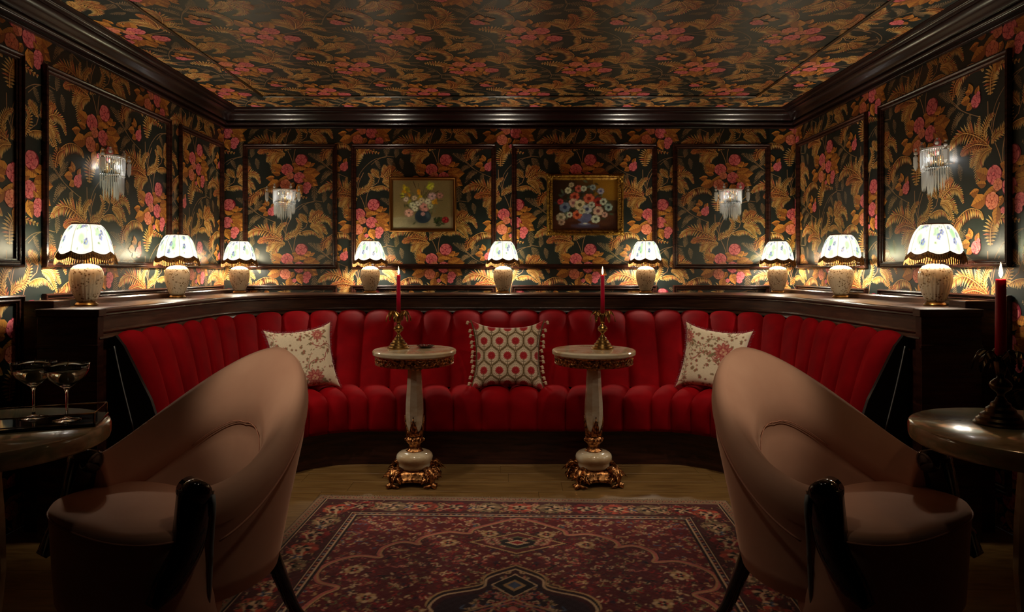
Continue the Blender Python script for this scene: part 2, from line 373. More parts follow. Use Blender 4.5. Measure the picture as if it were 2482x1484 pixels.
# rose cluster
for q in ((455, 850, 15, 4, 200), (470, 800, 17, 4, 170), (520, 890, 16, 4, 150), (560, 760, 16, 5, 190)): leaf(*Z5(q[0], q[1]), q[2], q[3], q[4])
for q in ((880, 760, 34, 11, -4), (900, 800, 32, 10, 30), (560, 880, 26, 9, 165), (600, 700, 24, 8, 205), (800, 620, 20, 8, 20), (700, 960, 22, 7, 100), (820, 900, 22, 8, 70), (900, 720, 24, 6, -12), (900, 790, 26, 7, 18), (930, 820, 22, 6, 45), (830, 640, 14, 5, 200), (850, 690, 15, 6, 170), (930, 640, 13, 6, -40), (900, 600, 14, 5, 10), (990, 640, 12, 3, -30), (700, 830, 16, 5, 190), (760, 880, 14, 5, 120), (640, 830, 18, 5, 160)): leaf(*Z5(q[0], q[1]), q[2], q[3], q[4])
rose(*Z5(865, 545), 14); rose(*Z5(655, 690), 14.5); rose(*Z5(700, 780), 9, 1); rose(*Z5(838, 810), 13.5); rose(*Z5(630, 915), 13, 1)
rose(*Z5(955, 940), 10.5); leaf(*Z5(900, 930), 12, 4, 160); leaf(*Z5(930, 880), 10, 3, -120); rose(*Z5(940, 1010), 7)
rose(*Z5(765, 1010), 5)
# bud sprig
for q in ((350, 1280, 16, 6, 175), (370, 1240, 14, 5, -110), (380, 1330, 12, 5, 150), (420, 1270, 12, 4, -60)): leaf(*Z5(q[0], q[1]), q[2], q[3], q[4])
rose(*Z5(425, 1320), 10)
leaf(*Z5(1440, 560), 10, 4, 200); rose(*Z5(1540, 590), 4)

SCALE = 324.0
_c = []; _v = []; _h = []; _fc = []; _cl = []
k = 0
for pts, cols, h in PR.polys:
    P = np.array(pts, float); _v.append(np.c_[(P[:, 0]-VX)/SCALE, EYE+(VY-P[:, 1])/SCALE]); _cl.append(lin(np.array(cols)))
    _h.append(np.full(len(P), h)); _fc.append(len(P)); _c.append(_v[-1].mean(0))
PV = np.vstack(_v); PC = np.vstack(_cl); PH = np.concatenate(_h); PN = np.array(_fc); PCEN = np.array(_c)
A1 = np.array((175/SCALE, 108.5/SCALE)); A2 = np.array((0, 217/SCALE))
start = np.concatenate([[0], np.cumsum(PN)[:-1]]); fid = np.repeat(np.arange(len(PN)), PN)
def wallpaper(u0, u1, v0, v1, fn, base_quads):
    """tile the repeat over u0..u1 x v0..v1 (clipped), fn(u,v,h)->xyz; returns mesh"""
    Vs = []; Cs = []; Ns = []
    i0 = int(math.floor((u0-PCEN[:, 0].max())/A1[0]))-1; i1 = int(math.ceil((u1-PCEN[:, 0].min())/A1[0]))+1
    for i in range(i0, i1+1):
        for j in range(-30, 31):
            s = A1*i+A2*j; c = PCEN+s
            if c[:, 1].max() < v0 or c[:, 1].min() > v1: continue
            ok = (c[:, 0] > u0) & (c[:, 0] < u1) & (c[:, 1] > v0) & (c[:, 1] < v1)
            if not ok.any(): continue
            mk = ok[fid]; P = PV[mk]+s; P[:, 0] = P[:, 0].clip(u0, u1); P[:, 1] = P[:, 1].clip(v0, v1)
            Vs.append(fn(P[:, 0], P[:, 1], PH[mk]+1e-4)); Cs.append(PC[mk]); Ns.append(PN[ok])
    V = np.vstack(Vs); C = np.vstack(Cs); N = np.concatenate(Ns)
    B = np.array(base_quads, float); V = np.vstack([V, B.reshape(-1, 3)]); N = np.concatenate([N, np.full(len(B), 4)])
    C = np.vstack([C, np.tile(lin((31, 40, 37)), (len(B)*4, 1))])
    me = bpy.data.meshes.new('wallpaper'); me.vertices.add(len(V)); me.vertices.foreach_set('co', V.astype(np.float32).ravel())
    me.loops.add(len(V)); me.loops.foreach_set('vertex_index', np.arange(len(V), dtype=np.int32))
    me.polygons.add(len(N)); st = np.concatenate([[0], np.cumsum(N)[:-1]]).astype(np.int32)
    me.polygons.foreach_set('loop_start', st)
    try: me.polygons.foreach_set('loop_total', N.astype(np.int32))
    except Exception: pass
    me.update(calc_edges=True); me.validate(); setcol(me, C); me.materials.append(M_PAPER); return me

# ------------------------------------------------------------------ room shell
W = 2.136; D = 5.0; HC = 2.31; Y0 = -.7
def struct(o): o['kind'] = 'structure'; return o
wb = struct(ob('wall_back', wallpaper(-W, W, .0, HC, lambda u, v, h: np.c_[u, D-h, v], [[(-W, D, 0), (W, D, 0), (W, D, HC), (-W, D, HC)]])))
cu, cz = -1.605, 0
wl = struct(ob('wall_left', wallpaper(1.2-3.477+cu, D-3.477+cu, .0, HC, lambda u, v, h: np.c_[-W+h, u-cu+3.477, v], [[(-W, Y0, 0), (-W, D, 0), (-W, D, HC), (-W, Y0, HC)]])))
wr = struct(ob('wall_right', wallpaper(3.426-D+cu, 3.426-1.2+cu, .0, HC, lambda u, v, h: np.c_[W-h, 3.426-(u-cu), v], [[(W, D, 0), (W, Y0, 0), (W, Y0, HC), (W, D, HC)]])))
ce = struct(ob('ceiling', wallpaper(2.0-3.37+cu, D-3.37+cu, 1.836+.555-W, 1.836+.555+W, lambda u, v, h: np.c_[v-1.836-.555, u-cu+3.37, HC-h], [[(-W, Y0, HC), (-W, D, HC), (W, D, HC), (W, Y0, HC)]])))
wf = struct(MB().add([(-W, Y0, 0), (W, Y0, 0), (W, Y0, HC), (-W, Y0, HC)], [(0, 1, 2, 3)]).ob('wall_front', mat('dark_wall', (24, 22, 20), .6)))
fl = struct(MB().add([(-W, Y0, -.012), (W, Y0, -.012), (W, D, -.012), (-W, D, -.012)], [(0, 1, 2, 3)]).ob('floor', M_BLACK))
# oak boards, each a piece of the floor
pw, pl = .15, 1.1
pm = MB().box((0, 0, -.012), (pl-.0012, pw-.0012, 0), .0006).mesh('plank', M_OAK)
r = 0; y = 1.0
while y < 4.1:
    x = -W-random.uniform(0, pl)
    while x < W:
        xa = max(x, -W+.002); xb = min(x+pl, W-.002)
        if xb-xa > .05:
            p = ob('plank', pm, fl, (xa, y, -.0004*random.random()-.0002)); p.scale = ((xb-xa)/pl, 1, 1)
        x += pl
    y += pw
# crown moulding
cp = [(0, 2.182), (.014, 2.182), (.02, 2.186), (.022, 2.193), (.018, 2.199), (.018, 2.204), (.032, 2.206), (.04, 2.212), (.043, 2.221), (.038, 2.230), (.036, 2.234), (.044, 2.240), (.056, 2.252), (.066, 2.266), (.082, 2.278), (.104, 2.284), (.106, 2.290), (.12, 2.291), (.13, 2.295), (.134, 2.301), (.15, 2.302), (.162, 2.306), (.164, 2.31), (0, 2.31)]
for i, (a, b, U) in enumerate((((-W, D, 0), (W, D, 0), (0, -1, 0)), ((-W, Y0, 0), (-W, D, 0), (1, 0, 0)), ((W, Y0, 0), (W, D, 0), (-1, 0, 0)))):
    m0, m1 = (1, -1) if i == 0 else (0, -1)
    struct(autosmooth(MB().extr(cp, a, b, U, (0, 0, 1), m0, m1).ob('trim_%d' % (i+1), M_CROWN), 35))
def frame_mesh(mb, c, u0, u1, v0, v1, U, Vv, N, prof):
    """rectangular mitred moulding in the plane U,V with outward normal N"""
    c, U, Vv, N = Vector(c), Vector(U), Vector(Vv), Vector(N)
    cs = [(u0, v0, 1, 1), (u1, v0, -1, 1), (u1, v1, -1, -1), (u0, v1, 1, -1)]; n = len(prof); V = []; Fc = []
    for u, v, su, sv in cs:
        for a, h in prof: V.append(c+U*(u+su*a)+Vv*(v+sv*a)+N*h)
    for k in range(4):
        k2 = (k+1) % 4
        for i in range(n-1): Fc.append((k*n+i, k2*n+i, k2*n+i+1, k*n+i+1))
    mb.add(V, Fc); return mb
MP = [(0, 0), (0, .014), (.003, .02), (.008, .022), (.012, .018), (.014, .013), (.019, .012), (.024, .014), (.028, .012), (.031, .007), (.036, .006), (.036, 0)]
def panel(wall, c, u0, u1, v0, v1, U, N):
    return autosmooth(frame_mesh(MB(), c, u0, u1, v0, v1, U, (0, 0, 1), N, MP).ob('panel_moulding', M_WOOD, wall), 30)
for x0, x1 in ((590, 818), (852, 1203), (1240, 1592), (1630, 1866)):
    a, b = (x0-VX)/SCALE, (x1-VX)/SCALE
    panel(wb, (0, D-.003, 0), a, b, 1.136, 2.068, (1, 0, 0), (0, -1, 0)); panel(wb, (0, D-.003, 0), a, b, .16, 1.014, (1, 0, 0), (0, -1, 0))
for y0, y1 in ((1.75, 2.92), (3.05, 4.19), (4.31, 4.955)):
    panel(wl, (-W+.003, 0, 0), y0, y1, 1.136, 2.068, (0, 1, 0), (1, 0, 0)); panel(wl, (-W+.003, 0, 0), y0, y1, .16, 1.016, (0, 1, 0), (1, 0, 0))
for y0, y1 in ((1.6, 2.70), (2.836, 3.844), (3.977, 4.94)):
    panel(wr, (W-.003, 0, 0), y0, y1, 1.136, 2.068, (0, 1, 0), (-1, 0, 0)); panel(wr, (W-.003, 0, 0), y0, y1, .16, 1.016, (0, 1, 0), (-1, 0, 0))
MP2 = [(0, 0), (0, .006), (.004, .009), (.009, .006), (.013, .004), (.013, 0)]
frame_mesh(MB(), (0, 0, HC-.003), -1.68, 1.68, .6, 4.54, (1, 0, 0), (0, 1, 0), (0, 0, -1), MP2).ob('ceiling_bead', mat('bead_paint', (52, 46, 30), .3, noise=(5, [(.35, (34, 32, 24)), (.6, (84, 58, 30))])), ce)

# ------------------------------------------------------------------ U-shaped curves of the banquette
def ucurve(a, b, r, e, ns, nc, nb):
    """list of (x,y,nx,ny): from the left end round to the right end; n points into the room"""
    out = []
    for k in range(ns): out.append((-a, e+(b-r-e)*k/ns, 1, 0))
    for k in range(nc): q = PI/2*k/nc; out.append((-a+r-r*math.cos(q), b-r+r*math.sin(q), math.cos(q), -math.sin(q)))
    for k in range(nb): out.append((-a+r+(2*(a-r))*k/nb, b, 0, -1))
    for k in range(nc): q = PI/2*k/nc; out.append((a-r+r*math.sin(q), b-r+r*math.cos(q), -math.sin(q), -math.cos(q)))
    for k in range(ns+1): out.append((a, b-r-(b-r-e)*k/ns, -1, 0))
    return out
END = 2.77
def sweepU(prof, curve, name, m, parent, closed=True, smooth=False, ang=35):
    n = len(prof); V = []; Fc = []
    for x, y, nx, ny in curve:
        for d, z in prof: V.append((x+nx*d, y+ny*d, z))
    N = len(curve)
    for i in range(N-1):
        for k in range(n if closed else n-1): k2 = (k+1) % n; Fc.append((i*n+k, (i+1)*n+k, (i+1)*n+k2, i*n+k2))
    if closed: Fc.append(tuple(range(n))); Fc.append(tuple(reversed([(N-1)*n+k for k in range(n)])))
    o = ob(name, mesh(name, V, Fc, m), parent); return autosmooth(o, ang)
LZ = .961
led = thing('wooden_ledge', 'long dark mahogany ledge curving round behind the red banquette, carrying the lamps', 'ledge')
CL = ucurve(1.715, 4.6, .74, END, 12, 20, 30)
# top board: between the curve and the straight back/side line
XB = 2.03; XE = 1.95
def outer(i, N):
    x, y, nx, ny = CL[i]
    if nx == 1: return (-(XE if y < 2.9 else XB), y)
    if nx == -1: return (XE if y < 2.9 else XB, y)
    if nx == 0: return (x, D-.03)
    t = abs(ny)
    sx = -1 if x < 0 else 1
    xc = 1.715-.74
    if t < .7072: return (sx*XB, 3.86+(D-.03-3.86)*(math.asin(t)/(PI/4)))
    return (sx*(xc+(XB-xc)*((PI/2-math.asin(t))/(PI/4))), D-.03)
V = []; Fc = []; N = len(CL)
for i in range(N):
    x, y, nx, ny = CL[i]; ox, oy = outer(i, N)
    V += [(x+nx*.004, y+ny*.004, LZ), (ox, oy, LZ), (ox, oy, LZ-.02), (x+nx*.004, y+ny*.004, LZ-.02)]
for i in range(N-1):
    for k in range(4): k2 = (k+1) % 4; Fc.append((i*4+k, i*4+k2, i*4+4+k2, i*4+4+k))
Fc += [(3, 2, 1, 0), ((N-1)*4, (N-1)*4+1, (N-1)*4+2, (N-1)*4+3)]
ob('ledge_top', mesh('ledge_top', V, Fc, M_WOODH), led)
sweepU([(.004, LZ), (.012, LZ-.002), (.017, LZ-.007), (.017, LZ-.013), (.012, LZ-.018), (.009, LZ-.021), (.010, LZ-.027), (.006, LZ-.031), (-.02, LZ-.031), (-.02, LZ)], CL, 'nosing', M_WOODH, led)
sweepU([(0, LZ-.03), (0, .872), (-.02, .872), (-.02, LZ-.03)], CL, 'fascia_board', M_WOODH, led)
sweepU([(0, .872), (.007, .87), (.010, .864), (.008, .858), (.004, .856), (.010, .852), (.016, .845), (.018, .838), (.012, .832), (.006, .83), (-.02, .83), (-.02, .872)], CL, 'lower_moulding', M_WOODH, led)
sweepU([(-.004, .83), (-.004, .0), (-.03, .0), (-.03, .83)], CL, 'back_board', M_WOOD, led)
for s in (-1, 1):
    def sb(a, b, bev=.002):
        x0, x1 = sorted((s*a[0], s*b[0])); return MB().box((x0, a[1], a[2]), (x1, b[1], b[2]), bev)
    sb((1.7, END-.012, 0), (XE, END+.03, LZ-.031)).ob('end_panel', M_WOOD, led)
    sb((1.688, END-.022, LZ-.03), (XE+.002, END+.03, LZ+.0006)).ob('end_nosing', M_WOODH, led)
    sb((1.695, END-.018, .80), (XE+.002, END, .815)).ob('end_bead', M_WOOD, led)
    sb((XE+.001, END+.09, 0), (XB+.05, END+.20, LZ+.03)).ob('end_post', M_WOOD, led)
    sb((XB-.004, END+.20, LZ-.05), (XB+.05, D-.05, LZ+.028), .006).ob('upstand', M_WOODH, led)

# ------------------------------------------------------------------ banquette
bq = thing('banquette', 'red velvet channel-tufted curved banquette along the back of the room', 'banquette')
NS, NC, NB = 5, 6, 10; SUB = 12
E2 = 2.86
def cset(a, b, r, e): return ucurve(a, b, r, e, NS*SUB, NC*SUB, NB*SUB)
T_ = cset(1.705, 4.585, .73, E2); B_ = cset(1.50, 4.14, .56, E2); S_ = cset(1.22, 3.80, .42, E2+.02)
NCH = 2*NS+2*NC+NB
def P3(c, i, z, d=0): x, y, nx, ny = c[i]; return Vector((x+nx*d, y+ny*d, z))
def sm(t): return t*t*(3-2*t)
back_prof = [(0.0, .812, 0), (.03, .832, .4), (.09, .844, .8), (.18, .842, 1), (.30, .824, 1), (.43, .784, 1), (.56, .72, 1), (.70, .64, 1), (.82, .56, 1), (.93, .48, 1), (1.0, .40, 1)]
seat_prof = [(-.1, .40, .8), (.1, .412, .9), (.3, .418, 1), (.55, .42, 1), (.78, .416, 1), (.9, .406, 1), (.97, .39, 1), (1.0, .365, 1), (1.0, .32, .9), (.995, .27, .8), (.985, .225, .7), (.97, .205, .3), (.9, .20, 0)]
for ch in range(NCH):
    for kind in ('back', 'seat'):
        V = []; prof = back_prof if kind == 'back' else seat_prof
        C0, C1 = (T_, B_) if kind == 'back' else (B_, S_)
        for q, (f, z, bw) in enumerate(prof):
            for k in range(SUB+1):
                i = ch*SUB+k; s = k/SUB*2-1; bul = (1-abs(s)**2.2)**.55 if abs(s) < 1 else 0
                p0 = P3(C0, i, z); p1 = P3(C1, i, z); p = p0.lerp(p1, f)
                dirv = (p1-p0).normalized()
                if kind == 'back':
                    fc = min(1, max(0, (q-2)/3)); nrm = Vector((dirv.x*fc, dirv.y*fc, (1-fc)*.7+.1))
                    p += nrm*(.052*bul-.030)*bw
                else:
                    fc = min(1, max(0, (q-4)/4)); nrm = Vector((dirv.x*fc, dirv.y*fc, 1-fc))
                    p += nrm*(.042*bul-.026)*bw
                V.append(p)
        n = SUB+1; Fc = [(a*n+b, a*n+b+1, (a+1)*n+b+1, (a+1)*n+b) for a in range(len(prof)-1) for b in range(SUB)]
        o = ob(kind+'_channel', mesh(kind+'_channel', V, Fc, M_VELVET, True), bq)
sweepU([(.0, .215), (.0, .0), (-.03, .0), (-.03, .215)], ucurve(1.27, 3.875, .42, E2+.02, 8, 16, 4), 'plinth', M_WOOD, bq)
sweepU([(.0, .32), (.0, .2), (-.02, .2), (-.02, .32)], ucurve(1.27, 3.86, .42, E2+.02, 8, 16, 4), 'seat_frame', M_BLACK, bq)
for s in (-1, 1):
    prof = [(1.70, .0), (1.70, .835), (1.68, .845), (1.645, .80), (1.59, .69), (1.53, .57), (1.485, .43), (1.24, .41), (1.22, .36), (1.22, 0)]
    V = [(s*x, E2-.012, z) for x, z in prof]+[(s*x, E2+.006, z) for x, z in prof]; n = len(prof)
    Fc = [tuple(range(n)), tuple(reversed(range(n, 2*n)))]+[(i, (i+1) % n, n+(i+1) % n, n+i) for i in range(n)]
    ob('end_cap', mesh('end_cap', V, Fc, mat('end_cap_black', (14, 8, 8), .5) if s < 0 else bpy.data.materials['end_cap_black']), bq)
    MB().tube(catmull([(s*1.684, E2-.014, .80), (s*1.672, E2-.014, .74), (s*1.645, E2-.014, .62), (s*1.60, E2-.014, .44)], 12), .0028, 6).ob('piping', M_GREYPIPE, bq, True)

# ------------------------------------------------------------------ numpy painter for printed cloth, canvases, rug
class Cv:
    def __init__(s, w, h, res, bg):
        s.w, s.h = w, h; s.nx = int(w*res)+1; s.ny = int(h*res)+1
        s.X, s.Y = np.meshgrid(np.linspace(0, w, s.nx), np.linspace(0, h, s.ny)); s.A = np.tile(lin(bg), (s.ny, s.nx, 1)); s.px = w/(s.nx-1)
    def win(s, x0, x1, y0, y1):
        i0 = max(0, int(x0/s.px)-1); i1 = min(s.nx, int(x1/s.px)+3); j0 = max(0, int(y0/s.px)-1); j1 = min(s.ny, int(y1/s.px)+3)
        return (slice(j0, j1), slice(i0, i1)) if i1 > i0 and j1 > j0 else None
    def mix(s, sl, al, c): s.A[sl] = s.A[sl]*(1-al[..., None])+lin(c)*al[..., None]
    def ell(s, x, y, rx, ry, c, rot=0, al=1, soft=1.):
        R = max(rx, ry)+s.px*2; sl = s.win(x-R, x+R, y-R, y+R)
        if not sl: return
        dx, dy = s.X[sl]-x, s.Y[sl]-y; a, b = dx*math.cos(rot)+dy*math.sin(rot), -dx*math.sin(rot)+dy*math.cos(rot)
        q = np.sqrt((a/rx)**2+(b/ry)**2); s.mix(sl, np.clip((1-q)*min(rx, ry)/(s.px*soft)+.5, 0, 1)*al, c)
    def line(s, P, wd, c, al=1, n=None):
        P = [np.array(p, float) for p in P]
        if n: P = catmull(P, n)
        for a, b in zip(P[:-1], P[1:]):
            R = wd+s.px*2; sl = s.win(min(a[0], b[0])-R, max(a[0], b[0])+R, min(a[1], b[1])-R, max(a[1], b[1])+R)
            if not sl: continue
            d = b-a; L = d@d+1e-12; t = np.clip(((s.X[sl]-a[0])*d[0]+(s.Y[sl]-a[1])*d[1])/L, 0, 1)
            q = np.hypot(s.X[sl]-a[0]-t*d[0], s.Y[sl]-a[1]-t*d[1]); s.mix(sl, np.clip((wd-q)/s.px+.5, 0, 1)*al, c)
    def rect(s, x0, y0, x1, y1, c, al=1):
        m = ((s.X >= x0) & (s.X <= x1) & (s.Y >= y0) & (s.Y <= y1)).astype(float)*al; s.mix((slice(None), slice(None)), m, c)
    def flower(s, x, y, r, c, c2, n=6, ctr=None, rot=0, al=1):
        for k in range(n):
            a = rot+2*PI*k/n; s.ell(x+math.cos(a)*r*.55, y+math.sin(a)*r*.55, r*.5, r*.36, c if k % 2 else c2, a, al)
        if ctr: s.ell(x, y, r*.25, r*.25, ctr)
    def noise(s, amp, sc):
        n = rng.normal(0, 1, (int(s.ny/sc)+3, int(s.nx/sc)+3)); yi = np.arange(s.ny)/sc; xi = np.arange(s.nx)/sc
        y0 = yi.astype(int); x0 = xi.astype(int); fy = (yi-y0)[:, None]; fx = (xi-x0)[None]
        v = n[y0][:, x0]*(1-fy)*(1-fx)+n[y0+1][:, x0]*fy*(1-fx)+n[y0][:, x0+1]*(1-fy)*fx+n[y0+1][:, x0+1]*fy*fx
        s.A *= np.clip(1+amp*v, .2, 3)[..., None]
    def mesh(s, name, fn, m, smooth=True):
        U = s.X.ravel()/s.w; Vv = s.Y.ravel()/s.h; V = fn(U, Vv)
        a = (np.arange(s.ny-1)[:, None]*s.nx+np.arange(s.nx-1)[None]).ravel(); Q = np.stack([a, a+1, a+1+s.nx, a+s.nx], 1).astype(np.int32)
        me = bpy.data.meshes.new(name); me.vertices.add(len(V)); me.vertices.foreach_set('co', V.astype(np.float32).ravel())
        me.loops.add(Q.size); me.loops.foreach_set('vertex_index', Q.ravel()); me.polygons.add(len(Q)); me.polygons.foreach_set('loop_start', np.arange(0, Q.size, 4, dtype=np.int32))
        me.update(calc_edges=True)
        if smooth: me.polygons.foreach_set('use_smooth', np.ones(len(Q), bool))
        setcol(me, s.A.reshape(-1, 3)); me.materials.append(m); return me

# ------------------------------------------------------------------ rug
RW, RL = 2.0, 2.95
q = Cv(RW/2, RL/2, 250, (92, 15, 20))      # one quarter, mirrored; (0,0) = centre of rug, y to the far edge
INK, CREAM, ROSE, SAND, BLUE, RED, OLV = (22, 8, 14), (196, 160, 124), (176, 92, 80), (176, 136, 90), (70, 84, 110), (140, 26, 26), (104, 92, 58)
hx, hy = RW/2, RL/2
def scat(n, x0, x1, y0, y1, cs, r0=.006, r1=.014, inside=None):
    for _ in range(n):
        x, y = random.uniform(x0, x1), random.uniform(y0, y1)
        if inside and not inside(x, y): continue
        r = random.uniform(r0, r1); c = random.choice(cs); k = random.random()
        if k < .4: q.flower(x, y, r, c, random.choice(cs), 5, INK, random.random()*6)
        elif k < .75:
            a = random.random()*6; q.line([(x, y), (x+math.cos(a)*r*1.6, y+math.sin(a)*r*1.4), (x+math.cos(a+1)*r*2.4, y+math.sin(a+1)*r*2.2)], .0026, c, n=7); q.ell(x, y, r*.45, r*.3, random.choice(cs), a)
        else: q.ell(x, y, r*.8, r*.4, c, random.random()*3)
scat(2600, 0, hx, 0, hy, [CREAM, CREAM, ROSE, SAND, SAND, RED, (146, 44, 38), OLV, BLUE, (120, 24, 24), (160, 88, 62)])
# medallion
med = [(0, 1.20), (.07, 1.16), (.19, 1.07), (.21, 1.02), (.30, 1.03), (.385, .98), (.41, .93), (.40, .90), (.47, .92), (.53, .87), (.54, .81), (.53, .77), (.62, .78), (.70, .72), (.73, .64), (.70, .56), (.62, .52), (.66, .46), (.69, .34), (.66, .2), (.68, .1), (.66, 0)]
mp = np.array(catmull(med, 160))
def inmed(x, y):
    i = np.argmin(np.abs(mp[:, 1]-y)); return x < mp[:, 0][np.abs(mp[:, 1]-y) < .02].max() if (np.abs(mp[:, 1]-y) < .02).any() else False
MX = np.zeros_like(q.X)
for j in range(q.ny):
    yy = q.Y[j, 0]; s_ = np.abs(mp[:, 1]-yy) < .012
    if s_.any(): MX[j] = mp[s_, 0].max()
msk = (q.X < MX).astype(float); q.mix((slice(None), slice(None)), msk*.93, (84, 10, 17))
scat(2000, 0, .75, 0, 1.2, [CREAM, ROSE, SAND, RED, RED, (110, 34, 36), OLV, (54, 24, 44), INK], .006, .013, inmed)
q.line([tuple(p) for p in mp], .014, INK); q.line([tuple(p) for p in mp], .010, ROSE); q.line([tuple(p+np.array((-.006, -.004))) for p in mp], .003, SAND)
for (x, y) in ((.12, 1.02), (.28, .92), (.60, .66), (.5, .45)):
    q.flower(x, y, .035, SAND, CREAM, 8, BLUE); q.flower(x, y, .018, INK, RED, 6, CREAM)
def dia(cy, hw, hh, cs):
    for c, k in cs:
        m_ = ((np.abs(q.X)/(hw*k)+np.abs(q.Y-cy)/(hh*k)) < 1).astype(float); q.mix((slice(None), slice(None)), m_, c)
dia(.93, .20, .11, ((INK, 1.06), (SAND, 1.0), ((90, 24, 26), .9), (OLV, .62), (INK, .5), (CREAM, .25), (RED, .15)))
for k in range(14): q.flower(random.uniform(.02, .14), .93+random.uniform(-.05, .05), .012, CREAM, ROSE, 5, INK)
# inner lozenge star
for c, k in ((SAND, 1.0), (INK, .975), (CREAM, .955), ((40, 14, 26), .89)):
    pts = [(0, .72*k), (.10*k, .64*k), (.12*k, .56*k), (.25*k, .50*k), (.29*k, .42*k), (.27*k, .36*k), (.36*k, .28*k), (.38*k, .16*k), (.36*k, 0)]
    pa = np.array(catmull(pts, 90)); MX2 = np.zeros_like(q.X)
    for j in range(q.ny):
        s_ = np.abs(pa[:, 1]-q.Y[j, 0]) < .012
        if s_.any(): MX2[j] = pa[s_, 0].max()
    q.mix((slice(None), slice(None)), (q.X < MX2).astype(float), c if k < .9 else (58, 10, 18))
    if k > .9: q.line([tuple(p) for p in pa], .004, c)
def ins2(x, y): return x < .34*(1-y/.72)
scat(620, 0, .34, 0, .66, [CREAM, SAND, RED, BLUE, ROSE, OLV], .007, .014, ins2)
dia(.56, .085, .09, ((CREAM, 1), (INK, .9), (SAND, .5), (BLUE, .3)))
for cy_, hw_, hh_ in ((.36, .17, .10), (.14, .22, .12)):
    for f_ in (1, .8): q.line([(hw_*f_, cy_), (0, cy_+hh_*f_)], .003, SAND if f_ == 1 else ROSE); q.line([(hw_*f_, cy_), (0, cy_-hh_*f_)], .003, SAND if f_ == 1 else ROSE)
    q.flower(0, cy_, .05, RED, ROSE, 8, CREAM); q.flower(0, cy_, .026, INK, CREAM, 8, RED)
# borders
def band(a, b, c):
    m_ = (((q.X > hx-b) | (q.Y > hy-b)) & (q.X <= hx-a) & (q.Y <= hy-a)).astype(float); q.mix((slice(None), slice(None)), m_, c)
band(.0, .27, (70, 22, 22)); band(0, .012, (60, 40, 34)); band(.012, .05, (132, 104, 78)); band(.05, .056, INK)
def bxy(t, d):      # t along the border from the mid of the far edge round the corner
    if t < hx-d: return (t, hy-d)
    return (hx-d, hy-d-(t-(hx-d)))
T = 0
while T < hx+hy-.1:
    x, y = bxy(T, .031); q.flower(x, y, .011, INK, RED, 4, CREAM, .7)
    x, y = bxy(T, .243); q.ell(x, y, .008, .008, INK); T += .030
band(.056, .06, CREAM)
T = .0; kk = 0
while T < hx+hy-.1:
    x, y = bxy(T, .145); c = [(178, 70, 48), (150, 118, 84), (136, 28, 28)][kk % 3]
    q.flower(x, y, .062, c, tuple(np.array(c)*.75), 10, INK, 0); q.flower(x, y, .034, CREAM, INK, 7, RED)
    x2, y2 = bxy(T+.075, .145)
    for sg in (-1, 1):
        xx, yy = bxy(T+.075, .145+sg*.04); q.line([(x, y), (xx, yy), (x2, y2)], .004, CREAM, n=10); q.flower(xx, yy, .018, ROSE, SAND, 5, INK)
    q.flower(x2, y2, .024, BLUE if kk % 2 else OLV, CREAM, 6, INK); T += .15; kk += 1
for _ in range(420):
    t = random.uniform(0, hx+hy-.1); d = random.uniform(.07, .215); x, y = bxy(t, d); q.flower(x, y, random.uniform(.005, .011), random.choice([CREAM, ROSE, SAND, RED, OLV]), INK, 5, None, random.random()*6)
band(.226, .232, INK); m_ = None
band(.232, .236, CREAM); band(.252, .258, CREAM); band(.258, .268, INK)
T = 0
while T < hx+hy-.4:
    x, y = bxy(T, .244); q.ell(x, y, .007, .007, BLUE if int(T*40) % 2 else RED); q.ell(x, y, .003, .003, CREAM); T += .026
full = np.concatenate([q.A[::-1], q.A[1:]], 0); full = np.concatenate([full[:, ::-1], full[:, 1:]], 1)
rc = Cv(RW, RL, 250, (0, 0, 0)); rc.ny, rc.nx = full.shape[:2]; rc.X, rc.Y = np.meshgrid(np.linspace(0, RW, rc.nx), np.linspace(0, RL, rc.ny)); rc.A = full
rc.noise(.10, 1.5); rc.noise(.10, 14)
def rugf(U, Vv):
    x = (U-.5)*RW; y = (Vv-.5)*RL; ed = np.minimum(np.minimum(U, 1-U)*RW, np.minimum(Vv, 1-Vv)*RL)
    z = np.where(ed < .006, .002+.008*np.clip(ed/.006, 0, 1), .010)+.0003*np.sin(x*160)*np.sin(y*170)*(ed > .01)
    return np.c_[x, y, z]
rug = tag(ob('persian_rug', rc.mesh('rug', rugf, M_RUG), None, (-.005, 3.275-RL/2, 0), (0, 0, -math.radians(2.3))), 'dark red oriental rug with scalloped medallion and floral border on the oak floor', 'rug')
fr = MB()
for k in range(240):
    x = -RW/2+RW*(k+.5)/240
    for s in (1,): fr.box((x-.0018, RL/2-.002, .001), (x+.0018, RL/2+.018+random.uniform(-.004, .006), .005))
f_ = fr.ob('warp_fringe', mat('rug_warp', (128, 104, 80), .9), rug); f_['kind'] = 'stuff'

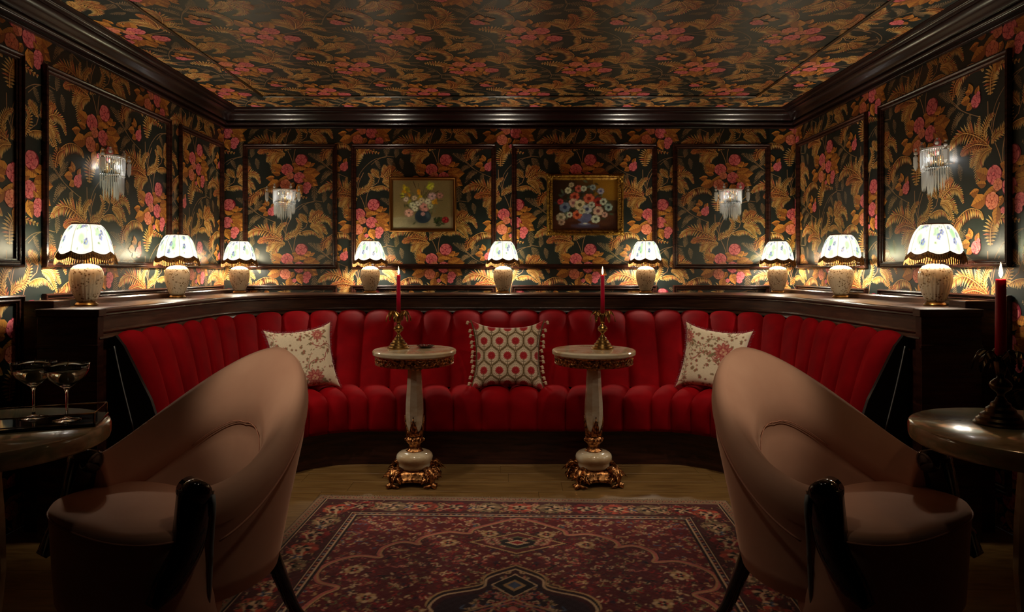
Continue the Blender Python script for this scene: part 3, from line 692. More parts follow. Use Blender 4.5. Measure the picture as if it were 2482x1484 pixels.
# ------------------------------------------------------------------ table lamps
def shade_color(th, t):      # th angle, t 0 bottom..1 top ; painted blossoms on eight panels
    c = np.tile(lin((255, 250, 222)), (len(th), 1))
    return c
NT, NZ = 160, 34
sh_prof = catmull([(.106, .232), (.101, .258), (.093, .290), (.081, .322), (.066, .346), (.053, .358)], NZ)
th = np.tile(np.arange(NT)/NT*2*PI, NZ); tt = np.repeat(np.arange(NZ)/(NZ-1), NT)
R = np.repeat([p[0] for p in sh_prof], NT); Zz = np.repeat([p[1] for p in sh_prof], NT)
ph = (th*8/(2*PI)) % 1
R = R*(1+.022*np.sin(PI*ph)**.7-.012); Zz = Zz-(.014*np.sin(PI*ph)-.004)*(1-tt)**3
Cc = np.tile(np.array((1.0, .96, .78)), (len(th), 1))
def dab(a0, t0, ra, rt, col, k=1.0):
    global Cc
    da = (th-a0+PI) % (2*PI)-PI; d = np.sqrt((da/ra)**2+((tt-t0)/rt)**2); al = np.clip((1-d)*2.5, 0, 1)*k; Cc = Cc*(1-al[:, None])+np.array(col)*al[:, None]
rs = random.Random(3)
BL, GR, LG, PB = (.035, .05, .26), (.03, .16, .06), (.34, .62, .30), (.2, .25, .55)
for p in range(8):
    a = (p+.5)*PI/4
    for _ in range(3 if p % 2 == 0 else 1): dab(a+rs.uniform(-.2, .2), rs.uniform(.15, .85), .16, .16, LG, .7)
    n = 2 if p % 2 == 0 else 1
    for _ in range(n+1):
        fa, ft = a+rs.uniform(-.18, .18), rs.uniform(.2, .85)
        for k in range(5): b = k*2*PI/5; dab(fa+.06*math.cos(b), ft+.06*math.sin(b), .05, .05, BL if k % 2 else PB, .9)
        dab(fa, ft, .03, .03, (.5, .5, .1), .8)
    for _ in range(7): dab(a+rs.uniform(-.3, .3), rs.uniform(.1, .9), .035, .05, GR if rs.random() < .6 else LG, .8)
rib = np.minimum(ph, 1-ph); al = np.clip(1-rib/.03, 0, 1)*.75; Cc = Cc*(1-al[:, None])+np.array((.14, .17, .07))*al[:, None]
Cc *= (1-.15*tt)[:, None]
shV = np.c_[R*np.cos(th), R*np.sin(th), Zz]
Fc = [(k*NT+i, k*NT+(i+1) % NT, (k+1)*NT+(i+1) % NT, (k+1)*NT+i) for k in range(NZ-1) for i in range(NT)]
shade_me = mesh('shade', shV, Fc, M_SHADE, True, Cc)
V = []; FF = []
for k, (dr, dz) in enumerate(((0.001, .002), (.005, -.006), (.010, -.024), (.013, -.041))):
    for i in range(NT):
        a = 2*PI*i/NT; s = (i*8/NT) % 1; z = .232-(.014*math.sin(PI*s)-.004)+dz-(.004*(i % 3 == 0) if k == 3 else 0); rr = (.106*(1+.022*math.sin(PI*s)**.7-.012)+dr)*(1+(.012 if i % 2 else -.004)*(k > 0))
        V.append((rr*math.cos(a), rr*math.sin(a), z))
FF = [(k*NT+i, k*NT+(i+1) % NT, (k+1)*NT+(i+1) % NT, (k+1)*NT+i) for k in range(3) for i in range(NT) if not (k == 2 and i % 2)]
fringe_me = mesh('fringe', V, FF, M_FRINGE)
body_me = MB().lathe([(.030, .016), (.038, .019), (.042, .03), (.051, .052), (.061, .085), (.066, .115), (.0655, .14), (.059, .162), (.047, .174), (.03, .181), (.014, .184)], 120, flute=.014, nf=24).mesh('lamp_body', M_CERAM, True)
foot_me = MB().lathe([(.047, 0), (.047, .005), (.043, .008), (.040, .012), (.033, .017), (.028, .019)], 32).mesh('foot', M_BRASS, True)
neck_me = MB().lathe([(.013, .183), (.014, .19), (.010, .195), (.010, .215), (.016, .218), (.016, .235), (.012, .24)], 20).mesh('neck', M_BRASS, True)
bulb_me = MB().ball((0, 0, .268), .022, 14, 8, 1.25).mesh('bulb', M_BULB, True)
ring_me = MB().tube([(.0535*math.cos(a*PI/24), .0535*math.sin(a*PI/24), .3585) for a in range(48)], .0032, 6, True).mesh('shade_rim', M_TRIM, True)
braid_me = MB().tube([((.1065*(1+.022*math.sin(PI*((i*8/96) % 1))**.7-.012))*math.cos(2*PI*i/96), (.1065*(1+.022*math.sin(PI*((i*8/96) % 1))**.7-.012))*math.sin(2*PI*i/96), .232-(.014*math.sin(PI*((i*8/96) % 1))-.004)) for i in range(96)], .0028, 5, True).mesh('braid', M_TRIM, True)
spider_me = MB().tube([(-.052, 0, .357), (.052, 0, .357)], .0012, 5).tube([(0, -.052, .357), (0, .052, .357)], .0012, 5).tube([(0, 0, .24), (0, 0, .357)], .0012, 5).mesh('shade_carrier', M_BRASS)
L = thing('table_lamp', '', 'lamp', (0, 0, 0), 0, 'lit table lamps on the ledge')
sh_o = ob('lamp_shade', shade_me, L); ob('braid', braid_me, sh_o); ob('fringe', fringe_me, sh_o); ob('shade_rim', ring_me, sh_o)
ob('lamp_body', body_me, L); ob('foot', foot_me, L); ob('neck', neck_me, L); ob('bulb', bulb_me, L); ob('shade_carrier', spider_me, L)
lamps = [(-1.956, 3.09, 'lit floral-shaded ceramic lamp at the near end of the left ledge, nearest the tall glasses'),
         (-1.984, 3.99, 'lit floral-shaded ceramic lamp midway along the left side ledge'),
         (-1.955, 4.84, 'lit floral-shaded ceramic lamp in the left back corner of the ledge'),
         (-1.007, 4.83, 'lit floral-shaded ceramic lamp on the back ledge just left of the yellow flower painting'),
         (-.047, 4.83, 'lit floral-shaded ceramic lamp on the back ledge between the two paintings'),
         (.984, 4.83, 'lit floral-shaded ceramic lamp on the back ledge right of the ornate gilt painting'),
         (1.945, 4.85, 'lit floral-shaded ceramic lamp in the right back corner of the ledge'),
         (1.978, 3.99, 'lit floral-shaded ceramic lamp midway along the right side ledge'),
         (1.968, 3.09, 'lit floral-shaded ceramic lamp at the near end of the right ledge, nearest the foreground candle')]
for i, (x, y, lab) in enumerate(lamps):
    rz = i*1.37
    if i == 0: L.location = (x, y, LZ); L.rotation_euler = (0, 0, rz); L['label'] = lab
    else: dup(L, (x, y, LZ), rz, lab)
    if i == 0: L.scale = (1.045,)*3
    light('lamp_glow', 'POINT', (x, y, LZ+.256), BULB_W, (1, .90, .72), .03)
M_BULB.node_tree.nodes['Principled BSDF'].inputs['Emission Strength'].default_value = 3

# ------------------------------------------------------------------ crystal sconces
def prism(mb, x, y, z0, z1, r):
    mb.lathe([(r*.25, z1), (r, z1-(z1-z0)*.12), (r*.9, z0+(z1-z0)*.25), (r*.08, z0)][::-1], 4, (x, y, 0), cap=True)
def sconce(name, loc, rz, label, lit=None):
    t = thing(name, label, 'sconce', loc, rz, 'crystal wall sconces')
    bp = MB().lathe([(.028, 0), (.028, .006), (.02, .012), (.008, .016)], 20).mesh('backplate', M_BRASS, True)
    o = ob('backplate', bp, t, (0, -.001, .17), (PI/2, 0, 0))
    a, b = .082, .075
    def E(q, k=1): return (a*k*math.cos(q), -b*k*math.sin(q)-.012)
    rg = MB()
    rg.tube([(*E(PI*i/20), .226) for i in range(21)], .003, 6)
    rg.tube([(0, -.01, .17), (0, -.04, .20), (0, -.085, .226)], .003, 6).tube([(-.082, -.012, .226), (.082, -.012, .226)], .003, 6)
    rg.ob('brass_hoop', M_BRASS, t, True)
    # top plate of cut glass
    V = [(0, -.012, .236)]+[(*E(PI*i/20, 1.06), .230) for i in range(21)]; Fc = [(0, i, i+1) for i in range(1, 21)]
    V += [(v[0], v[1], v[2]-.008) for v in V]; Fc += [(22, 22+i+1, 22+i) for i in range(1, 21)]+[(i, 22+i, 23+i, i+1) for i in range(1, 21)]
    ob('glass_plate', mesh('glass_plate', V, Fc, M_CRYST), t)
    u = MB()
    for i in range(24): x, y = E(PI*(i+.5)/24); prism(u, x, y, .128, .222, .0040)
    for i in range(24): x, y = E(PI*(i+.5)/24, 1.0); u.ball((x, y, .216), .0052, 6, 4)
    for i in range(22): x, y = E(PI*(i+.5)/22, .98); u.ball((x, y, .126), .0046, 6, 4)
    o = u.ob('upper_prisms', M_CRYST, t); o['kind'] = 'stuff'
    u = MB()
    for i in range(22):
        q_ = PI*(i+.5)/22; x, y = E(q_, .93); dz = .035*math.sin(q_)+random.uniform(-.006, .006); prism(u, x, y, .055-dz, .126, .0040)
    for i in range(12):
        q_ = PI*(i+.5)/12; x, y = E(q_, .6); prism(u, x, y, .0+random.uniform(-.01, .02), .10, .0042)
    o = u.ob('lower_prisms', M_CRYST, t); o['kind'] = 'stuff'
    for s in (-1, 1):
        g = MB(); g.tube(catmull([(s*.01, -.015, .17), (s*.07, -.03, .15), (s*.115, -.05, .19), (s*.118, -.055, .24)], 14), .003, 6); g.ob('arm', M_BRASS, t, True)
        d = MB(); d.ball((s*.118, -.055, .226), .010, 8, 5); prism(d, s*.118, -.055, .135, .214, .013); d.ob('crystal_drop', M_CRYST, t)
        for bx, bz, br in ((.06, .247, .011), (.06, .266, .006), (.118, .246, .006)): MB().ball((s*bx, -.06 if bx < .1 else -.055, bz), br, 8, 5).ob('crystal_bead', M_CRYST, t)
    bm = MB().ball((-.035, -.04, .200), .008, 8, 6).ball((.035, -.04, .200), .008, 8, 6); bm.ob('bulb', M_BULB, t, True)
    R_ = Matrix.Rotation(rz, 4, 'Z'); p = Vector(loc)+R_ @ Vector((0, -.055, .175)); light('sconce_glow', 'POINT', p, .3, (1, .97, .92), .015)
    return t
SZ = 1.495
sconce('wall_sconce', ((692-VX)/SCALE, D-.004, SZ), 0, 'crystal sconce on the back wall, left of the yellow flower painting')
sconce('wall_sconce', ((1768-VX)/SCALE, D-.004, SZ), 0, 'crystal sconce on the back wall, right of the gilt-framed painting')
sconce('wall_sconce', (-W+.004, 3.53, SZ), PI/2, 'crystal sconce on the left side wall above the ledge lamps')
sconce('wall_sconce', (W-.004, 3.30, SZ), -PI/2, 'crystal sconce on the right side wall above the ledge lamps')

# ------------------------------------------------------------------ paintings
def painting(name, cx, cz, w, h, fw, label, cv, m, ornate):
    t = thing(name, label, 'painting', (cx, D-.012, cz))
    if not ornate: prof = [(0, 0), (0, .016), (.004, .022), (fw*.35, .024), (fw*.5, .018), (fw*.75, .015), (fw*.85, .017), (fw, .010), (fw, 0)]
    else: prof = [(0, 0), (0, .022), (.006, .034), (fw*.25, .038), (fw*.38, .030), (fw*.55, .022), (fw*.7, .024), (fw*.85, .018), (fw, .012), (fw, 0)]
    f = autosmooth(frame_mesh(MB(), (0, 0, 0), -w/2, w/2, -h/2, h/2, (1, 0, 0), (0, 0, 1), (0, -1, 0), prof).ob('picture_frame', m, t), 50)
    iw, ih = w-2*fw, h-2*fw
    ob('canvas', cv.mesh('canvas', lambda U, V: np.c_[(U-.5)*(iw+.004), np.full_like(U, -.009), (V-.5)*(ih+.004)], M_PAINT), t)
    if ornate:
        for sx in (-1, 1):
            for sz in (-1, 1):
                o = MB(); X, Z_ = sx*(w/2-.018), sz*(h/2-.018)
                for k in range(7):
                    a = math.atan2(-sz, -sx)+(k-3)*.28; L_ = .05 if k in (0, 6) else .032
                    o.tube([(X, -.034, Z_), (X+math.cos(a)*L_*.6, -.042, Z_+math.sin(a)*L_*.6), (X+math.cos(a)*L_, -.032, Z_+math.sin(a)*L_)], [.007, .008, .003], 6)
                o.ball((X, -.036, Z_), .017, 10, 6); o.ball((X+sx*.012, -.03, Z_+sz*.012), .012, 8, 5)
                for k in range(6): o.ball((X-sx*(.03+k*.012), -.036, Z_+random.uniform(-.004, .004)), .0055, 6, 4); o.ball((X+random.uniform(-.004, .004), -.036, Z_-sz*(.03+k*.012)), .0055, 6, 4)
                o.ob('corner_ornament', m, f, True)
        e = MB()
        for k in range(26):
            z = -h/2+.07+(h-.14)*k/25
            for s in (-1, 1): e.tube([(s*(w/2-.022), -.030, z), (s*(w/2-.038), -.032, z+.008)], [.005, .003], 5)
        o = e.ob('side_carving', m, f, True); o['kind'] = 'stuff'
    return t
# left picture: yellow irises, pale roses, blue bowl, red rose
w1, h1 = .50, .41
c = Cv(1, .82, 260, (126, 112, 76))
for k in range(60): c.ell(random.random(), random.uniform(.2, .82), random.uniform(.05, .14), random.uniform(.03, .08), random.choice([(134, 120, 84), (118, 106, 72), (142, 124, 86), (120, 112, 70)]), 0, .35, 30)
c.rect(0, 0, 1, .19, (146, 136, 108))
for k in range(40): c.ell(random.random(), random.uniform(0, .2), random.uniform(.05, .13), random.uniform(.015, .04), random.choice([(150, 142, 116), (118, 120, 92), (132, 126, 96)]), random.uniform(-.3, .3), .5, 14)
c.ell(.42, .13, .16, .04, (86, 88, 74), 0, .7, 20)
for k in range(26):
    a = random.uniform(.3, PI-.3); r_ = random.uniform(.15, .42); c.line([(.47, .32), (.47+math.cos(a)*r_*.5, .4+math.sin(a)*r_*.5), (.47+math.cos(a)*r_, .36+math.sin(a)*r_)], .004, random.choice([(56, 52, 28), (76, 84, 40), (60, 40, 36)]), .8, 8)
for k in range(90): c.ell(random.gauss(.46, .13), random.gauss(.42, .08), .03, .014, random.choice([(70, 84, 48), (96, 106, 66), (50, 60, 36), (120, 124, 90)]), random.random()*3, .8, 4)
c.ell(.50, .21, .135, .115, (44, 60, 76), 0, 1, 4); c.ell(.46, .17, .08, .06, (34, 48, 62), 0, .8, 14); c.ell(.58, .23, .03, .05, (76, 98, 112), .3, .7, 8)
for x, y, r_, cc in ((.2, .7, .05, (196, 180, 40)), (.19, .62, .05, (206, 160, 34)), (.24, .66, .045, (170, 162, 48)), (.17, .56, .045, (186, 186, 60)), (.26, .58, .04, (190, 140, 36)), (.62, .74, .06, (196, 206, 62)), (.60, .68, .05, (176, 190, 50)), (.65, .70, .045, (214, 214, 90)),
                      (.44, .62, .045, (218, 156, 28)), (.46, .54, .04, (206, 176, 36)), (.44, .50, .035, (180, 150, 40)), (.28, .46, .035, (160, 160, 50)), (.70, .46, .05, (212, 156, 40)), (.66, .45, .035, (226, 182, 60))):
    for _ in range(7): c.ell(x+random.uniform(-.6, .6)*r_, y+random.uniform(-.6, .6)*r_, r_*.55, r_*.35, tuple(np.clip(np.array(cc)*random.uniform(.7, 1.2), 0, 255)), random.random()*3, .85, 4)
for x, y, r_, cc in ((.53, .37, .075, (206, 146, 140)), (.27, .27, .065, (206, 160, 146)), (.65, .55, .06, (196, 166, 170)), (.78, .56, .05, (166, 120, 110)), (.42, .43, .045, (214, 210, 190)), (.58, .46, .05, (216, 212, 186)), (.33, .40, .05, (190, 196, 170)), (.37, .34, .045, (206, 206, 180)), (.22, .50, .04, (204, 188, 170)), (.5, .25, .03, (190, 150, 150)), (.48, .48, .045, (200, 190, 160)), (.36, .52, .04, (196, 180, 150)), (.62, .38, .045, (176, 180, 140))):
    r_ *= 1.25
    c.ell(x, y, r_, r_*.85, tuple(np.array(cc)*.8), 0, .9, 5); c.flower(x, y, r_*.8, cc, tuple(np.clip(np.array(cc)*1.12, 0, 255)), 6, tuple(np.array(cc)*.6), random.random())
for k in range(24): c.ell(random.gauss(.75, .05), random.gauss(.13, .035), .035, .015, random.choice([(40, 58, 30), (58, 76, 40), (26, 40, 24)]), random.random()*3, .9, 3)
c.ell(.87, .15, .06, .055, (130, 30, 34), 0, 1, 4); c.flower(.87, .155, .045, (170, 48, 50), (120, 22, 30), 6, (90, 12, 20))
c.line([(.34, .80), (.38, .70)], .006, (70, 50, 32)); c.line([(.12, .57), (.2, .56)], .005, (60, 56, 34)); c.line([(.2, .52), (.14, .51)], .004, (60, 56, 34))
c.noise(.06, 2)
c.A *= 1.45
painting('framed_painting', -.645, 1.615, w1, h1, .026, 'painting of yellow irises in a blue bowl, plain gold frame, left on back wall', c, M_FRAME1, False)
w2, h2 = .57, .455
c = Cv(1, .8, 260, (58, 34, 20))
for k in range(70):
    x, y = random.random(), random.uniform(.3, .8); g = np.clip((x-.3)*1.6, 0, 1)*np.clip((y-.3)*3, 0, 1); cc = np.array((52, 34, 20))*(1-g)+np.array((172, 128, 40))*g
    c.ell(x, y, .13, .08, tuple(cc), 0, .5, 30)
c.rect(.62, .47, 1, .8, (176, 132, 40), .45); c.rect(.7, .3, 1, .47, (74, 56, 40), .5)
c.rect(0, 0, 1, .22, (78, 44, 28), .8)
for k in range(50): c.ell(random.random(), random.uniform(0, .24), .09, .025, random.choice([(92, 50, 32), (66, 34, 28), (112, 70, 44), (70, 36, 40)]), random.uniform(-.2, .2), .5, 12)
c.ell(.5, .06, .2, .03, (70, 74, 110), 0, .8, 8)
for k in range(150): c.ell(random.gauss(.5, .2), random.gauss(.42, .1), .035, .016, random.choice([(46, 62, 46), (70, 92, 72), (34, 44, 40), (100, 120, 100), (60, 74, 84)]), random.random()*3, .8, 4)
c.ell(.49, .2, .12, .08, (106, 112, 158), 0, 1, 4); c.ell(.49, .12, .05, .05, (96, 104, 146), 0, 1, 4); c.ell(.49, .09, .085, .02, (120, 128, 170), 0, 1, 4); c.ell(.50, .1, .03, .012, (220, 224, 226), 0, 1, 3); c.ell(.44, .22, .03, .03, (146, 152, 190), 0, .7, 6)
FW = [(.34, .53, .07, (196, 92, 72), (90, 26, 24)), (.40, .66, .055, (186, 96, 84), (100, 40, 36)), (.56, .50, .08, (206, 108, 84), (128, 30, 30)), (.70, .44, .075, (158, 52, 46), (70, 14, 20)), (.32, .43, .07, (206, 172, 158), (150, 90, 100)), (.42, .40, .08, (216, 208, 178), (92, 82, 40)), (.19, .36, .08, (108, 126, 156), (40, 52, 96)), (.12, .45, .045, (176, 72, 76), (120, 40, 50)),
      (.53, .33, .075, (176, 186, 200), (44, 52, 100)), (.70, .30, .075, (206, 176, 160), (120, 60, 66)), (.38, .24, .07, (212, 110, 76), (110, 26, 26)), (.26, .24, .045, (200, 206, 190), (120, 40, 50)), (.13, .20, .07, (196, 190, 168), (110, 110, 80)), (.14, .12, .05, (190, 168, 150), (120, 90, 80)), (.66, .17, .065, (198, 206, 190), (60, 74, 70)), (.86, .36, .06, (150, 172, 168), (24, 34, 44)),
      (.78, .45, .055, (190, 200, 186), (30, 40, 30)), (.48, .66, .045, (196, 206, 190), (120, 130, 110)), (.24, .63, .05, (206, 206, 180), (140, 140, 100)), (.29, .72, .04, (176, 166, 140), (140, 130, 100)), (.62, .68, .045, (150, 168, 176), (70, 90, 110)), (.74, .62, .05, (166, 166, 190), (80, 84, 150)), (.45, .30, .05, (200, 200, 180), (120, 120, 90)), (.60, .40, .05, (190, 196, 190), (90, 100, 90)), (.80, .24, .045, (190, 150, 140), (120, 80, 80))]
for x, y, r_, cc, ct in FW:
    r_ *= 1.12
    c.ell(x, y, r_, r_*.9, tuple(np.array(cc)*.72), random.random(), .95, 4); c.flower(x, y, r_*.9, cc, tuple(np.clip(np.array(cc)*1.1, 0, 255)), 7, None, random.random()); c.ell(x, y, r_*.35, r_*.33, ct, 0, .95, 4)
c.noise(.07, 2)
c.A *= 1.35
painting('framed_painting', .563, 1.613, w2, h2, .044, 'painting of anemones in a blue footed bowl, ornate carved gilt frame', c, M_FRAME2, True)

# ------------------------------------------------------------------ pedestal tables
def leafring(mb, n, r, z, l, spread, wd, c=(0, 0), up=1):
    for k in range(n):
        a = 2*PI*k/n+PI/4; ca, sa = math.cos(a), math.sin(a)
        P = [(c[0]+ca*rr, c[1]+sa*rr, z+up*zz) for rr, zz in ((r, 0), (r+spread*.3, l*.4), (r+spread*.6, l*.8), (r+spread, l), (r+spread*1.15, l*.9))]
        mb.tube(P, [wd, wd*1.3, wd*1.1, wd*.7, wd*.3], 7)
def ped_table(x, y, label, r=.22, thick=.028, rz=0, frieze=True, onyx=None, ztop=.704, group=None):
    onyx = onyx or M_ONYX; t = thing('pedestal_table', label, 'table', (x, y, 0), rz, group)
    zt = ztop
    MB().lathe([(r-.03, zt-thick), (r-.006, zt-thick), (r, zt-thick+.006), (r+.001, zt-.008), (r-.002, zt-.002), (r-.007, zt), (.02, zt)], 72).ob('tabletop', onyx, t, False)
    autosmooth(t.children[-1] if t.children else None, 30) if False else None
    zb = zt-thick
    if frieze:
        f = MB().lathe([(r-.03, zb-.046), (r-.02, zb-.050), (r-.013, zb-.046), (r-.013, zb-.041), (r-.017, zb-.039), (r-.017, zb-.008), (r-.012, zb-.006), (r-.010, zb-.001), (r-.03, zb)], 72).ob('frieze', M_GILT, t)
        autosmooth(f, 30)
        o = MB(); nn = 42
        for k in range(nn):
            a = 2*PI*k/nn; P = []
            for q_ in range(12):
                b = q_/11*1.6*PI; rr = .015*(1-q_/14); aa = a+(math.cos(b)*rr*(1 if k % 2 else -1))/r; P.append(((r-.015)*math.cos(aa), (r-.015)*math.sin(aa), zb-.024+math.sin(b)*rr))
            o.tube(P, [.0036-.00020*j for j in range(12)], 5); o.tube([((r-.015)*math.cos(a+PI/nn*q_/3), (r-.015)*math.sin(a+PI/nn*q_/3), zb-.024+.013*math.sin(q_*1.05)*(1 if k % 2 else -1)) for q_ in range(7)], .0022, 5)
            a += PI/nn; o.ball(((r-.016)*math.cos(a), (r-.016)*math.sin(a), zb-.024+(.008 if k % 2 else -.008)), .005, 6, 4)
        o = o.ob('scroll_relief', M_GILT, f, True); o['kind'] = 'stuff'
        for k in range(5): pass
        zc = zb-.046
    else: zc = zb
    MB().lathe([(.045, zc), (.052, zc-.006), (.04, zc-.014), (.036, zc-.022), (.042, zc-.028), (.040, zc-.034), (.030, zc-.036)][::-1], 24).ob('collar', M_GILT, t, True)
    MB().lathe([(.028, .25), (.036, .275), (.044, .31), (.049, .36), (.0475, .42), (.042, .50), (.0365, zc-.034)], 8, ph=PI/8).ob('column', onyx, t)
    g = MB(); leafring(g, 8, .034, .245, .03, .012, .007)
    for k in range(4):
        for da, hh, wd_ in ((0, .105, .0075), (-.28, .080, .0065), (.28, .080, .0065), (-.52, .055, .006), (.52, .055, .006), (-.14, .05, .008), (.14, .05, .008)):
            a = -PI/2+k*PI/2; P_ = []
            for j in range(6):
                f = j/5; aa = a+da*(1-.35*f); z_ = .245+hh*f; rr = .037+min(.0115, .16*(z_-.255) if z_ > .255 else 0)+.002*(f > .9); P_.append((rr*math.cos(aa), rr*math.sin(aa), z_))
            g.tube(P_, [wd_, wd_*1.1, wd_, wd_*.9, wd_*.6, wd_*.25], 6); g.ball(P_[-1], wd_*.55, 6, 4)
    g.ob('acanthus_mount', M_GILT, t, True)
    g = MB().lathe([(.03, .160), (.046, .163), (.044, .170), (.034, .176), (.03, .19), (.032, .205), (.042, .213), (.048, .222), (.047, .232), (.04, .240), (.034, .247), (.03, .255)], 32, flute=.05, nf=8)
    for k in range(8): a = PI/4*k; g.ball((.046*math.cos(a), .046*math.sin(a), .226), .0085, 7, 5); g.ball((.041*math.cos(a), .041*math.sin(a), .167), .007, 7, 4)
    g.ob('bronze_knop', M_GILT, t, True)
    MB().lathe([(.074, .078), (.080, .083), (.083, .092), (.083, .105), (.088, .113), (.0955, .126), (.0965, .138), (.092, .15), (.08, .160), (.06, .165), (.04, .166)], 48).ob('bun', onyx, t, True)
    # base: waisted square with four acanthus scroll feet
    def ring(s, z, k=.14):
        P = []
        for i in range(32):
            a = 2*PI*i/32+PI/4; rr = s*(1+k*math.cos(4*(a-PI/4)))
            P.append((rr*math.cos(a), rr*math.sin(a), z))
        return P
    V = []
    for s, z in ((.09, .022), (.118, .026), (.122, .034), (.113, .042), (.104, .052), (.100, .062), (.092, .070), (.080, .076), (.07, .079)): V += ring(s, z, .17)
    Fc = [(k*32+i, k*32+(i+1) % 32, (k+1)*32+(i+1) % 32, (k+1)*32+i) for k in range(8) for i in range(32)]+[tuple(reversed(range(32))), tuple(8*32+i for i in range(32))]
    ob('base', mesh('base', V, Fc, M_GILT, True), t)
    for k in range(4):
        a = PI/4+PI/2*k; ca, sa = math.cos(a), math.sin(a); g = MB()
        def pt(rr, z, s=0): return (ca*rr-sa*s, sa*rr+ca*s, z)
        g.tube([pt(.08, .078), pt(.105, .085), pt(.135, .075), pt(.150, .050), pt(.148, .028), pt(.16, .014), pt(.175, .012)], [.012, .018, .02, .016, .013, .014, .012], 8)
        g.ball(pt(.168, .0125), .0125, 9, 6)
        for s in (-1, 1):
            g.tube([pt(.10, .086, s*.010), pt(.125, .090, s*.022), pt(.145, .07, s*.034), pt(.152, .05, s*.042)], [.007, .009, .007, .003], 6)
            g.tube([pt(.12, .06, s*.015), pt(.135, .045, s*.035), pt(.13, .028, s*.055)], [.008, .008, .004], 6)
            g.tube([pt(.15, .018, s*.008), pt(.145, .012, s*.028), pt(.135, .010, s*.045)], [.009, .009, .004], 6)
            g.ball(pt(.155, .055, s*.02), .008, 6, 4)
            for q_ in range(5): g.tube([pt(.118+q_*.008, .092-q_*.007, s*.012), pt(.126+q_*.009, .100-q_*.010, s*(.026+q_*.003)), pt(.136+q_*.009, .097-q_*.013, s*(.036+q_*.004))], [.0045, .004, .0012], 5)
            for q_ in range(4): g.ball(pt(.112, .030+q_*.012, s*(.05-q_*.008)), .0055, 6, 4)
        g.ob('scroll_foot', M_GILT, t, True)
    return t
ped_table(-.504, 3.55, 'round onyx-topped gilt pedestal table left of the tasselled cushion', group='onyx pedestal tables')
ped_table(.447, 3.55, 'round onyx-topped gilt pedestal table right of the tasselled cushion', rz=.12, group='onyx pedestal tables')
FT = .70
def big_table(x, y, label):
    t = thing('side_table', label, 'table', (x, y, 0), 0, 'foreground onyx tables'); r = .303; zt = FT
    autosmooth(MB().lathe([(r-.05, zt-.05), (r-.012, zt-.05), (r-.003, zt-.044), (r, zt-.034), (r, zt-.010), (r-.003, zt-.003), (r-.009, zt), (.02, zt)], 96).ob('tabletop', M_ONYXG, t), 30)
    MB().lathe([(.075, zt-.05), (.075, zt-.06), (.06, zt-.07)][::-1], 32).ob('collar', M_BRASS, t, True)
    MB().lathe([(.045, .17), (.052, .22), (.060, .32), (.058, .45), (.05, .58), (.046, zt-.068)], 10).ob('column', M_ONYX, t)
    MB().lathe([(.05, .12), (.066, .128), (.06, .14), (.047, .15), (.05, .165), (.04, .175)], 32).ob('bronze_knop', M_BRASS, t, True)
    MB().lathe([(.088, .04), (.095, .055), (.1, .075), (.095, .10), (.075, .118), (.05, .125)], 40).ob('bun', M_ONYX, t, True)
    MB().lathe([(.13, 0), (.135, .006), (.13, .02), (.11, .03), (.095, .042), (.07, .045)], 40).ob('base', M_BRASS, t, True)
big_table(-1.40, 1.76, 'large round onyx side table at left, carrying tray and cocktail glasses')
big_table(1.40, 1.76, 'large round onyx side table at right, carrying a palm candlestick')

# ------------------------------------------------------------------ candlesticks and candles
def candlestick(x, y, z, label, ztop, m=M_BRASS, rz=0, k=1.0, cr=.0105):
    t = thing('palm_candlestick', label, 'candlestick', (x, y, z), rz, 'palm-leaf candlesticks')
    MB().lathe([(.060*k, 0), (.061*k, .004), (.056*k, .008), (.054*k, .014), (.047*k, .020), (.045*k, .027), (.036*k, .034), (.033*k, .043), (.024*k, .050), (.022*k, .058), (.015*k, .063), (.012*k, .070), (.009*k, .075)], 36).ob('base', m, t, True)
    autosmooth(t.children[0], 20) if t.children else None
    MB().lathe([(.009, .073), (.008, .082), (.012, .088), (.024, .098), (.0265, .105), (.027, .108), (.024, .115), (.015, .124), (.009, .128), (.009, .134)], 32).ob('knop', m, t, True)
    MB().lathe([(.009, .133), (.013, .145), (.016, .165), (.015, .185), (.0135, .19), (.0125, .186)], 20, flute=.08, nf=6).ob('trunk', m, t, True)
    for i in range(6):
        a = 2*PI*i/6+.4; ca, sa = math.cos(a), math.sin(a); g = MB()
        S = catmull([(.012, .180), (.030, .200), (.048, .198), (.060, .178), (.064, .150)], 12)
        for j in range(11):
            r0, z0 = S[j]; r1, z1 = S[j+1]; w0, w1 = .013*math.sin(PI*(j/11)**.8)+.002, .013*math.sin(PI*((j+1)/11)**.8)+.0015
            rr = (r0+r1)/2
            for s in (-1, 1):
                g.add([(ca*r0, sa*r0, z0), (ca*r1, sa*r1, z1), (ca*(r1+.004)-sa*s*w1, sa*(r1+.004)+ca*s*w1, z1-.006-w1*.5), (ca*(r0+.006)-sa*s*w0, sa*(r0+.006)+ca*s*w0, z0-.008-w0*.5)], [(0, 1, 2, 3) if s > 0 else (3, 2, 1, 0)])
        g.tube([(ca*p[0], sa*p[0], p[1]+.001) for p in S], [.002*(1-j/14) for j in range(12)], 5)
        o = g.ob('palm_leaf', m, t); md = o.modifiers.new('thickness', 'SOLIDIFY'); md.thickness = .0012
    return t
